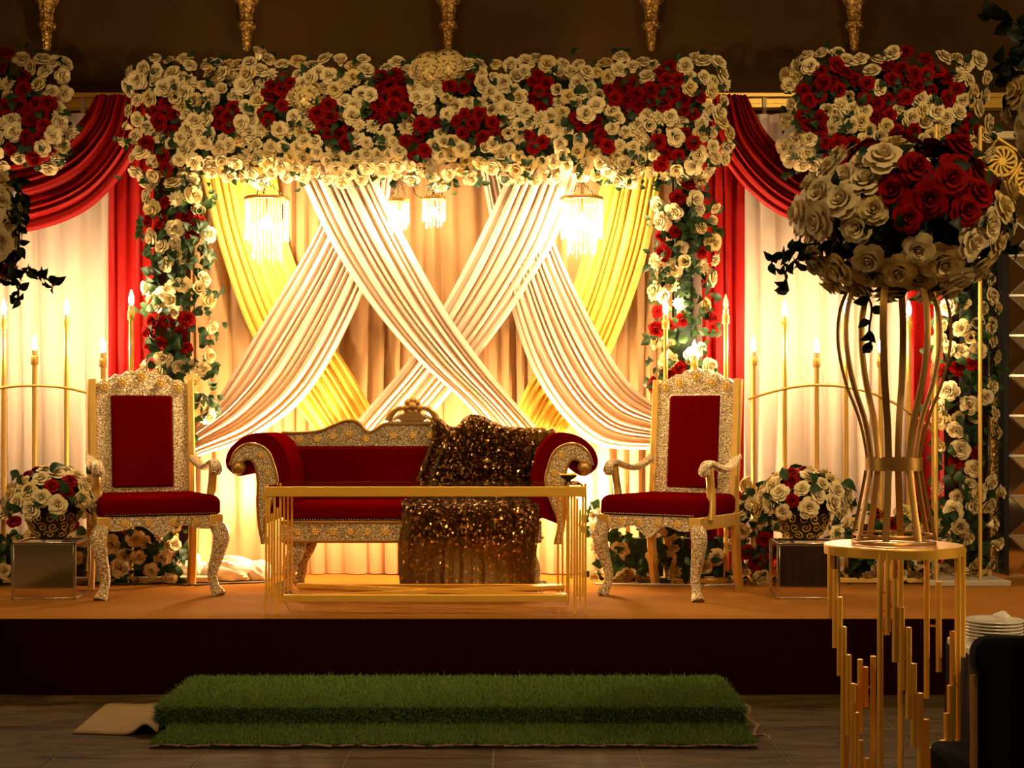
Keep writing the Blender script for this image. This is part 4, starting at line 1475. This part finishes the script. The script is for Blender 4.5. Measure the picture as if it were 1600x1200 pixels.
# ================================================================== vases of roses on mirrored cubes
def scroll_on_sphere(turns=1.35, n=22):
    """a spiral lying on the unit sphere around +Z"""
    pts, rad = [], []
    for i in range(n):
        s = i / (n - 1)
        a = s * turns * 2 * PI
        r = .03 + .17 * s
        pts.append(Vector((r * math.cos(a), r * math.sin(a), math.sqrt(max(0, 1 - r * r)) + .02)))
    return MB().sweep(pts, .017, 5, up=(0, 0, 1)).mesh('scrollwork', 'trim_gold')


SCROLL = scroll_on_sphere()


def cube_vase(pxc, pyb, wpx, hpx, D, seed, reds, rot, wl, cl):
    base = P(pxc, pyb, D)
    base.z = STAGE_Z
    s = wpx * D / FPX
    h = hpx * D / FPX
    yc = D + s / 2
    cb_ = thing('mirror_cube', cl, 'pedestal', (base.x, yc, STAGE_Z), rot, group='mirrored cube pedestals')
    e = .008
    MB().box((-s / 2 + e, -s / 2 + e, .008), (s / 2 - e, s / 2 - e, h - e)).build('mirror_body', 'mirror', cb_, smooth=False, world=False)
    for i in (-1, 1):
        for j in (-1, 1):
            x, y = i * (s / 2 - e), j * (s / 2 - e)
            MB().box((x - e, y - e, .003), (x + e, y + e, h)).build('edge_strip', 'silver', cb_, world=False, bevel=.002)
    for z in (.011, h - e):
        for i in (-1, 1):
            MB().box((-s / 2, i * (s / 2 - e) - e, z - e), (s / 2, i * (s / 2 - e) + e, z + e)).build('edge_strip', 'silver', cb_, world=False, bevel=.002)
            MB().box((i * (s / 2 - e) - e, -s / 2, z - e), (i * (s / 2 - e) + e, s / 2, z + e)).build('edge_strip', 'silver', cb_, world=False, bevel=.002)
    # vase
    zb = STAGE_Z + h + .002
    r = .148
    v = thing('scroll_vase', wl, 'vase', (base.x, yc, zb), group='vases of roses on mirrored cubes')
    MB().lathe([(.05, 0), (.075, .005), (.118, .06), (.145, .12), (.142, .17), (.12, .21), (.10, .225), (.095, .21)], (base.x, yc, zb), 28).build('bowl', 'brass_dark', v)
    q = random.Random(seed)
    cc = Vector((0, 0, .128))
    for row, (el, n) in enumerate(((-.75, 9), (-.38, 13), (.0, 14), (.38, 13), (.72, 9))):
        for i in range(n):
            th = 2 * PI * (i + .5 * (row % 2)) / n
            nrm = Vector((math.cos(el) * math.cos(th), math.cos(el) * math.sin(th), math.sin(el)))
            o = obj_from('scrollwork', SCROLL, v)
            o.rotation_mode = 'QUATERNION'
            o.rotation_quaternion = frame((0, 0, 0), nrm, 1, q)
            o.scale = (.143, .143, .143 if abs(el) < .3 else .135)
            o.location = cc
    # roses
    items, leaves = [], []
    n = 46
    C0 = Vector((base.x, yc, zb + .20))
    for i in range(n):
        z = 1 - i / (n - 1) * 1.15
        th = i * 2.39996 + seed
        rr = math.sqrt(max(0, 1 - z * z))
        nv = Vector((rr * math.cos(th), rr * math.sin(th), z))
        pos = C0 + Vector((nv.x * .245, nv.y * .22, nv.z * .185))
        px_ = CX + pos.x * FPX / pos.y; py_ = HY - (pos.z - CH) * FPX / pos.y
        kind = 'red' if near(reds, px_, py_, 15) else ('white' if q.random() < .8 else 'cream')
        items.append((pos, nv + Vector((q.uniform(-.25, .25), q.uniform(-.25, .1), q.uniform(-.2, .2))), q.uniform(.043, .058), kind))
        leaves.append((pos - nv * .05, nv))
    fl_ = thing('rose_bouquet', wl.replace('dark scrollwork vase', 'dome of white and red roses in the vase'), 'bouquet', (base.x, yc, zb + .2), group='rose bouquets in vases')
    plant_flowers(fl_, items, q)
    plant_leaves(fl_, leaves, q, .08, 26, fill=2)
    MB().sphere(C0, (.15, .14, .1), 12, 8).build('foam_core', 'core', fl_)


cube_vase(65, 940, 100, 92, 7.86, 71, [(40, 738), (50, 732), (95, 757), (98, 765)], math.radians(3), 'dark scrollwork vase on the left mirrored cube', 'mirrored cube left of the left throne chair')
cube_vase(1266, 938, 98, 90, 7.88, 72, [(1232, 750), (1235, 770), (1248, 735), (1282, 728), (1305, 735)], math.radians(-3), 'dark scrollwork vase on the right mirrored cube', 'mirrored cube right of the right throne chair')


# ================================================================== tall gold plinths with flower stands
def plinth(cx_px, D, label, top_label, detail=True):
    k = D / FPX
    xc = X(cx_px, D)
    ztop = Z(850, D)
    t = thing('rod_plinth', label, 'plinth', (xc, D, 0), group='tall gold rod plinths')
    Rt = 106 * k
    MB().lathe([(Rt * .8, -.028), (Rt, -.03), (Rt * 1.005, -.004), (Rt * .99, 0), (0.0, 0)], (xc, D, ztop), 40).build('top_plate', 'gold', t)
    rods = [(293, 85, 455, 1), (308, 210, 590, 1), (322, 340, 720, 1), (335, 480, 1420, 1), (357, 130, 480, -1), (352, 610, 995, 1), (368, 745, 1130, 1), (382, 880, 1420, 1), (397, 1010, 1420, 1), (422, 1090, 1420, 1),
            (478, 110, 1420, 1), (511, 110, 485, 1), (543, 235, 625, 1), (572, 365, 755, 1), (604, 460, 890, 1), (636, 340, 630, -1), (670, 215, 590, -1), (705, 155, 460, -1), (736, 150, 1420, -1),
            (530, 715, 1095, -1), (560, 755, 960, -1), (496, 840, 1420, -1), (447, 960, 1420, -1), (628, 630, 1020, 1), (660, 770, 1155, 1), (690, 895, 1420, 1), (720, 1030, 1420, 1), (750, 1155, 1420, 1),
            (872, 120, 1420, 1), (940, 112, 500, 1), (916, 140, 630, 1), (895, 300, 755, -1), (838, 490, 1000, 1), (820, 745, 1130, 1), (800, 875, 1420, 1), (775, 1000, 1420, 1), (600, 700, 1420, -1), (850, 140, 900, -1)]
    done = []
    for (x, a, b_, side) in rods:
        px_ = 1200 + .3167 * x - 1396
        u = max(-.985, min(.985, px_ / 104))
        y = D - side * math.sqrt(1 - u * u) * Rt * .96
        za = min(Z(820 + .3167 * a, D), ztop - .002)
        zb_ = Z(820 + .3167 * b_, D)
        if b_ > 1400: zb_ = .004
        done.append((u, side, (xc + u * Rt * .98, y), zb_, za))
        MB().sweep([(xc + u * Rt * .98, y, zb_), (xc + u * Rt * .98, y, za)], .0092, 8).build('rod', 'gold', t)
    MB().torus((xc, D, .008), Rt * .94, .006, 36, 6).build('foot_hoop', 'gold', t)
    done = sorted(done)
    for a in range(len(done)):
        for b_ in range(a + 1, min(a + 5, len(done))):
            A, B = done[a], done[b_]
            lo, hi = max(A[3], B[3]), min(A[4], B[4])
            if A[1] == B[1] and hi - lo > .03 and B[0] - A[0] < .2:
                MB().sweep([(A[2][0], A[2][1], (lo + hi) / 2), (B[2][0], B[2][1], (lo + hi) / 2)], .0035, 6).build('stud', 'gold', t)
                break
    # flower stand: bent strips, collar and two hoops
    s = thing('flower_stand', top_label, 'flower stand', (xc, D, ztop), group='curved gold flower stands')
    prof = spline([(64, 845, 0), (54, 800, 0), (42, 735, 0), (41, 715, 0), (52, 660, 0), (74, 600, 0), (86, 540, 0), (84, 490, 0), (72, 455, 0), (60, 430, 0)], 36)
    for i in range(8):
        th = i * PI / 4 + .35
        cth, sth = math.cos(th), math.sin(th)
        pth = [(xc + p.x * k * cth, D + p.x * k * sth, Z(p.y, D) + .006) for p in prof]
        MB().sweep(pth, [(.011, .0045)] * 36, 6, up=(-sth, cth, 0), sq=.6).build('strip', 'gold_dark', s)
    MB().lathe([(43 * k, -10 * k), (44.5 * k, -10 * k), (44.5 * k, 10 * k), (43 * k, 10 * k), (43 * k, -10 * k)], (xc, D, Z(725, D)), 36, caps=False).build('collar', 'gold_dark', s)
    MB().torus((xc, D, ztop + .007), 62 * k, .006, 36, 6).build('foot_ring', 'gold_dark', s)
    MB().torus((xc, D, ztop + .03), 60 * k, .004, 36, 6).build('foot_ring', 'gold_dark', s)
    MB().torus((xc, D, Z(432, D)), 60 * k, .006, 36, 6).build('top_ring', 'gold_dark', s)
    return xc, k


def sprig(root, pts, q, size, n=10):
    base = origin_of(root)
    pth = spline([tuple(p) for p in pts], 16)
    st_ = MB().sweep(pth, .0035, 5).build('sprig', 'leaf_dark', root)
    for i in range(n):
        p = pth[3 + int((i + .5) / n * 12.5)]
        o = obj_from('leaf', M_DLEAF[0], st_)
        o.location = p - base
        o.rotation_mode = 'QUATERNION'
        o.rotation_quaternion = leaf_rot(Vector((q.uniform(-1, 1), -.6, q.uniform(-1, .2))), q)
        s = size * q.uniform(.7, 1.2)
        o.scale = (s, s, s)


def big_bouquet(cx_px, cy_px, D, rx, ry, seed, label, red_fn, sprigs=(), rrose=(25, 33), n=112):
    q = random.Random(seed)
    c = P(cx_px, cy_px, D)
    k = D / FPX
    t = thing('rose_bouquet', label, 'bouquet', (c.x, c.y, c.z - ry * k), group='large foreground rose bouquets')
    items, leaves = [], []
    for i in range(n):
        z = 1 - i / (n - 1) * 1.9
        th = i * 2.39996 + seed
        rr = math.sqrt(max(0, 1 - z * z))
        nv = Vector((rr * math.cos(th), rr * math.sin(th), z))
        j = q.uniform(.86, 1.06)
        pos = c + Vector((nv.x * rx * k * j, nv.y * rx * .8 * k * j, nv.z * ry * k * j))
        px_ = CX + pos.x * FPX / pos.y; py_ = HY - (pos.z - CH) * FPX / pos.y
        nn = nv + Vector((q.uniform(-.3, .3), q.uniform(-.35, .1), q.uniform(-.25, .25)))
        leaves.append((pos - nv * .03, nv)); leaves.append((pos - nv * .06, nv))
        if q.random() < .17:
            continue
        kind = red_fn(px_, py_, q)
        items.append((pos, nn, q.uniform(*rrose) * k, kind))
    plant_flowers(t, items, q)
    plant_leaves(t, leaves, q, .06, 90, dark=True, fill=1)
    MB().sphere(c, (rx * .72 * k, rx * .58 * k, ry * .72 * k), 16, 10).build('foam_core', 'core', t)
    for pts, n_ in sprigs:
        sprig(t, [P(a, b_, D - .05 + .02 * i) for i, (a, b_) in enumerate(pts)], q, .042, int(n_ * 1.7))
    return t


def red_a(x, y, q):
    if (x - 1470) ** 2 / 95 ** 2 + (y - 275) ** 2 / 95 ** 2 < 1 and y < 395 and x > 1385:
        return 'red' if q.random() < .9 else 'cream'
    if y < 245:
        return 'red'
    return 'white' if q.random() < .7 else 'cream'


PD = 4.4
plinth(1396, PD, 'tall gold plinth of staggered rods in the right foreground', 'curved gold flower stand on the right foreground plinth')
big_bouquet(1412, 345, PD, 152, 122, 81, 'large bouquet of cream and dark red roses on the right gold stand', red_a,
            [([(1280, 380), (1250, 385), (1225, 395), (1205, 410)], 11), ([(1275, 395), (1245, 405), (1228, 425), (1232, 455)], 9), ([(1350, 450), (1362, 480), (1358, 515), (1362, 545)], 5), ([(1530, 400), (1560, 380), (1585, 390)], 9)])
plinth(-128, PD, 'tall gold plinth of staggered rods just inside the left edge', 'curved gold flower stand at the left edge')


def red_b(x, y, q):
    return 'red' if (y > 375 and q.random() < .75) else ('cream' if q.random() < .6 else 'white')


big_bouquet(-118, 355, PD, 135, 112, 82, 'dark leafy bouquet of roses cut off by the left edge', red_b,
            [([(20, 420), (40, 425), (65, 432), (88, 445)], 12), ([(15, 265), (30, 290), (38, 320), (36, 350)], 9), ([(10, 300), (28, 330), (30, 370), (25, 410)], 9), ([(10, 430), (28, 450), (26, 475)], 6)])

# third bouquet, nearest, cut off at the upper right, on a slim pole stand
D3 = 3.2
c3 = P(1705, 165, D3)
t3 = thing('pole_stand', 'slim gold pole stand just outside the right edge', 'flower stand', (c3.x, D3, 0))
MB().sweep([(c3.x, D3, .02), (c3.x, D3, c3.z - .08)], .014, 10).build('pole', 'gold_dark', t3)
MB().lathe([(.16, 0), (.16, .012), (.03, .03)], (c3.x, D3, .001), 28).build('base', 'gold_dark', t3)
big_bouquet(1705, 165, D3, 112, 120, 83, 'nearest bouquet of cream roses and dark leaves at the upper right edge', lambda x, y, q: 'white' if q.random() < .7 else 'cream',
            [([(1625, 60), (1600, 45), (1570, 30), (1545, 25)], 7), ([(1620, 40), (1595, 70), (1570, 105), (1548, 140)], 8), ([(1620, 50), (1590, 80), (1572, 110), (1560, 90)], 7)], n=60)

# ================================================================== right foreground: table, plates, chair
tb = thing('side_table', 'small table with dark pleated skirt in the right foreground', 'table', (1.9, 4.3, 0))
TZ, TX0, TX1, TY0, TY1 = .655, 1.452, 2.35, 3.98, 4.75
MB().box((TX0, TY0, TZ - .025), (TX1, TY1, TZ)).build('table_top', 'napkin', tb, bevel=.004)
vs, fs = [], []
loop = []
for a, b_ in (((TX0, TY0), (TX0, TY1)), ((TX0, TY1), (TX1, TY1)), ((TX1, TY1), (TX1, TY0)), ((TX1, TY0), (TX0, TY0))):
    n = 72
    nrm = Vector((a[1] - b_[1], b_[0] - a[0], 0)).normalized()
    for i in range(n):
        s = i / n
        loop.append((Vector((a[0] + (b_[0] - a[0]) * s, a[1] + (b_[1] - a[1]) * s, 0)), nrm))
m_ = len(loop)
for j in range(6):
    for i, (p, nn) in enumerate(loop):
        d = -(.006 + .010 * (j / 5)) * (1 + math.cos(i * 2 * PI / 6)) + .004
        vs.append((p.x + nn.x * -d, p.y + nn.y * -d, TZ - .02 - (TZ - .025) * j / 5))
for j in range(5):
    for i in range(m_):
        fs.append((j * m_ + i, j * m_ + (i + 1) % m_, (j + 1) * m_ + (i + 1) % m_, (j + 1) * m_ + i))
MB().add(vs, fs).build('skirt', 'skirt_dark', tb)
pc = Vector((X(1553, 4.6), 4.6, TZ))
r_ = 45 * 4.6 / FPX
plate = MB().lathe([(0, 0), (r_ * .55, 0), (r_ * .6, .004), (r_ * .97, .011), (r_, .0125), (r_ * .985, .015), (r_ * .62, .008), (0, .006)], (0, 0, 0), 40).mesh('plate', 'porcelain')
for i in range(6):
    o = obj_from('plate', plate)
    o.location = (pc.x + R.uniform(-.002, .002), pc.y, TZ + .012 + i * .0105)
    lab = ['bottom white plate of the stack in the right foreground', 'second white plate from the bottom of the stack', 'third white plate from the bottom of the stack', 'fourth white plate from the bottom of the stack',
           'fifth white plate of the stack, just under the top one', 'top white plate of the stack, carrying the folded napkin'][i]
    tag(o, lab, 'plate', 'white plates stacked on the side table')
rk = thing('plate_riser', 'low dark riser under the stack of plates', 'riser', (pc.x, pc.y, TZ))
MB().lathe([(r_ * .5, .001), (r_ * .5, .012)], pc, 24).build('disc', 'brass_dark', rk)
vs = []
np_ = MB().sphere((0, 0, 0), (.026, .022, .016), 16, 10)
np_.v = [(x * (1 + .15 * math.sin(9 * z * 40 + x * 60)), y * (1 + .1 * math.cos(x * 110)), z * (1 + .2 * math.sin(x * 90))) for x, y, z in np_.v]
o = np_.build('napkin', 'napkin')
o.location = (X(1561, 4.6), 4.58, TZ + .012 + 6 * .0105 + .016)
tag(o, 'crumpled white napkin on the top plate', 'napkin')
np2 = MB().sphere((0, 0, 0), (.034, .03, .016), 16, 10)
np2.v = [(x * (1 + .2 * math.sin(x * 130 + z * 90)), y * (1 + .15 * math.cos(x * 110)), z * (1 + .3 * math.sin(x * 120 + y * 70))) for x, y, z in np2.v]
o = np2.build('napkin', 'napkin')
o.location = (X(1508, 4.72) + .035, 4.70, TZ + .013)
tag(o, 'crumpled white napkin on the table beside the plates', 'napkin')

# black upholstered chair seen from behind
bc = thing('black_chair', 'black padded chair seen from behind at the lower right corner', 'chair', (1.42, 3.65, 0))
CD = 3.5
xl, xr = X(1526, CD), X(1526, CD) + .46
zt_ = Z(998, CD)
outl = []
for i in range(13):
    a = PI / 2 + PI / 2 * i / 12
    outl.append((xl + .045 + .045 * math.cos(a), zt_ - .04 + .04 * math.sin(a)))
outl += [(xl + .0, zt_ - .07), (xl + .012, zt_ - .09), (xl + .014, .42), (xr - .014, .42), (xr - .012, zt_ - .09), (xr, zt_ - .07)]
for i in range(13):
    a = 0 + PI / 2 * i / 12
    outl.append((xr - .045 + .045 * math.cos(a), zt_ - .04 + .04 * math.sin(a)))
MB().prism(outl, CD, CD + .07).build('backrest', 'black_fabric', bc, bevel=.015)
MB().box((xl + .01, CD + .05, .40), (xr - .01, 3.94, .49)).build('seat', 'black_fabric', bc, bevel=.02)
for x in (xl + .018, xr - .018):
    for y in (CD + .03, 3.9):
        MB().sweep([(x, y, .003), (x, y, .42)], .013, 8).build('leg', 'gold_dark', bc)
for x in (xl + .006, xr - .006):
    MB().sweep([(x, CD + .035, .40), (x, CD + .035, zt_ - .095)], .011, 8).build('back_post', 'gold_dark', bc)

# ================================================================== far right: mirrored column, dark pillar, gold lattice
pl = thing('dark_pillar', 'dark glossy pillar behind the far right flower column', 'pillar', (X(1545, 9.5), 9.6, STAGE_Z))
MB().box((X(1545, 9.5), 9.5, STAGE_Z + .002), (X(1584, 9.5), 9.75, Z(345, 9.5))).build('shaft', 'dark_gloss', pl, bevel=.004)
for py in (372, 455, 530, 620):
    MB().box((X(1546, 9.5), 9.492, Z(py + 6, 9.5)), (X(1583, 9.5), 9.5, Z(py, 9.5))).build('gold_band', 'gold', pl)
MB().box((X(1552, 9.44), 9.46, STAGE_Z + .002), (X(1568, 9.44), 9.498, Z(600, 9.46))).build('carved_strip', 'carved_gold', pl)

DM = 9.1
mc = thing('mirror_column', 'faceted mirror column at the far right edge', 'column', (X(1612, DM), DM + .1, STAGE_Z))
cw = 62 * DM / FPX
x0 = X(1580, DM)
MB().box((x0, DM + .045, STAGE_Z + .002), (x0 + cw, DM + .25, Z(335, DM))).build('backing', 'black_metal', mc)
ncell = int((Z(335, DM) - STAGE_Z) / cw)
ch = (Z(335, DM) - STAGE_Z - .004) / ncell
for i in range(ncell):
    za = STAGE_Z + .004 + i * ch
    p = [Vector((x0, DM + .04, za)), Vector((x0 + cw, DM + .04, za)), Vector((x0 + cw, DM + .04, za + ch)), Vector((x0, DM + .04, za + ch))]
    apex = Vector((x0 + cw / 2, DM, za + ch / 2))
    for a in range(4):
        b_ = (a + 1) % 4
        MB().add([p[a], p[b_], apex, (p[a] + p[b_]) / 2 + Vector((0, .004, 0))], [(0, 1, 2), (0, 3, 1)]).build('mirror_facet', 'mirror', mc, smooth=False)
        MB().bar(p[a], apex, .010, .010).build('facet_bar', 'silver', mc)
    MB().bar(p[0], p[1], .014, .014).build('facet_bar', 'silver', mc)

DL = 8.98
gl = thing('lattice_board', 'slanting gold lattice board with pinwheel cut-outs at the upper right', 'lattice', P(1590, 265, DL))
k = DL / FPX
rot = Matrix.Rotation(math.radians(33), 3, 'Y')
org = P(1566, 252, DL)


def lp(u, v, y=0.0):
    return org + rot @ Vector((u * k, y, v * k))


for v in (-26, 26):
    MB().bar(lp(-60, v), lp(130, v), .012, .03, up=(0, 1, 0)).build('edge_rail', 'trim_gold', gl)
for u in (-60, -26, 26, 78, 130):
    MB().bar(lp(u, -26), lp(u, 26), .012, .02, up=(0, 1, 0)).build('cross_rail', 'trim_gold', gl)
for uc in (0, 52, 104):
    w = MB()
    w.sweep([lp(uc + 22 * math.cos(a), 22 * math.sin(a)) for a in [2 * PI * i / 32 for i in range(33)]], [(.006, .01)] * 33, 6, up=(0, 1, 0), caps=False)
    ring = w.build('pinwheel', 'trim_gold', gl)
    for b_ in range(12):
        a0 = b_ * PI / 6
        pth = [lp(uc + r * math.cos(a0 + r * .028), r * math.sin(a0 + r * .028)) for r in (4, 8, 13, 18, 22)]
        MB().sweep(pth, [(.006, .006), (.006, .006), (.006, .008), (.006, .010), (.006, .011)], 6, up=(0, 1, 0)).build('blade', 'trim_gold', ring)
    hb = MB().lathe([(0, -.006), (6 * k, -.006), (6 * k, .006), (0, .006)], (0, 0, 0), 14)
    hc = lp(uc, 0)
    hb.v = [(hc.x + x, hc.y + z, hc.z + y) for x, y, z in hb.v]
    hb.build('hub', 'trim_gold', ring)
MB().bar(lp(60, 0, .06), lp(60, 0, .06) + Vector((0, .9, 0)), .03, .03).build('wall_bracket', 'gold_dark', gl)

# ================================================================== small things on the stage
def lump(name, c, r, seed, label):
    mb = MB().sphere((0, 0, 0), 1, 36, 22)
    q = random.Random(seed)
    f = [(q.uniform(2, 6), q.uniform(2, 6), q.uniform(2, 6), q.uniform(0, 6)) for _ in range(7)]
    out = []
    for x, y, z in mb.v:
        d = 1 + sum(.06 * abs(math.sin(a * x + b_ * y + c_ * z + p)) for a, b_, c_, p in f) - .15
        out.append((x * r[0] * d, y * r[1] * d, max(z * d, -.6) * r[2]))
    mb.v = out
    o = mb.build(name, 'cloth_puddle')
    o.location = (c[0], c[1], STAGE_Z + r[2] * .6 + .004)
    return tag(o, label, 'cloth')


lump('cloth_bundle', P(362, 900, 8.95), (.16, .10, .085), 91, 'larger crumpled bundle of white cloth at the foot of the curtain')
lump('cloth_bundle', P(300, 900, 8.98), (.10, .08, .07), 92, 'small crumpled white cloth right behind the left throne chair')
lump('cloth_bundle', P(405, 902, 8.95), (.075, .07, .07), 93, 'round white cloth bundle beside the table leg at the curtain foot')
w = MB().sweep(spline([(X(x, 8.6), 8.6 + dy, STAGE_Z + .012) for x, dy in ((60, .1), (140, .08), (200, -.02), (250, .03), (300, -.06), (345, .02), (410, .1))], 40), .006, 6)
tag(w.build('power_cable', 'cable'), 'dark cable trailing along the stage behind the left throne chair', 'cable')
w = MB().sweep(spline([(X(x, 8.55), 8.55 + dy, STAGE_Z + .013) for x, dy in ((930, .05), (990, .02), (1040, .0), (1100, -.03), (1160, .02))], 30), .007, 6)
tag(w.build('rope_light', 'rope'), 'pale twisted cord on the stage under the right throne chair', 'cord')
w = MB()
for i, (px, l_) in enumerate(((345, 'a'),)):
    pass
tl_ = thing('tea_light', 'tiny lit candle on the stage between chair leg and curtain', 'candle', P(309, 868, 8.9))
c = P(309, 880, 9.08); c.z = STAGE_Z + .003
tl_.location = c
MB().lathe([(.02, 0), (.022, .004), (.022, .10), (.018, .10)], c, 14).build('candle_body', 'candle_sleeve', tl_)
flame_bulb((c.x, c.y, c.z + .10), .05, .013).build('flame', 'bulb_glow', tl_)
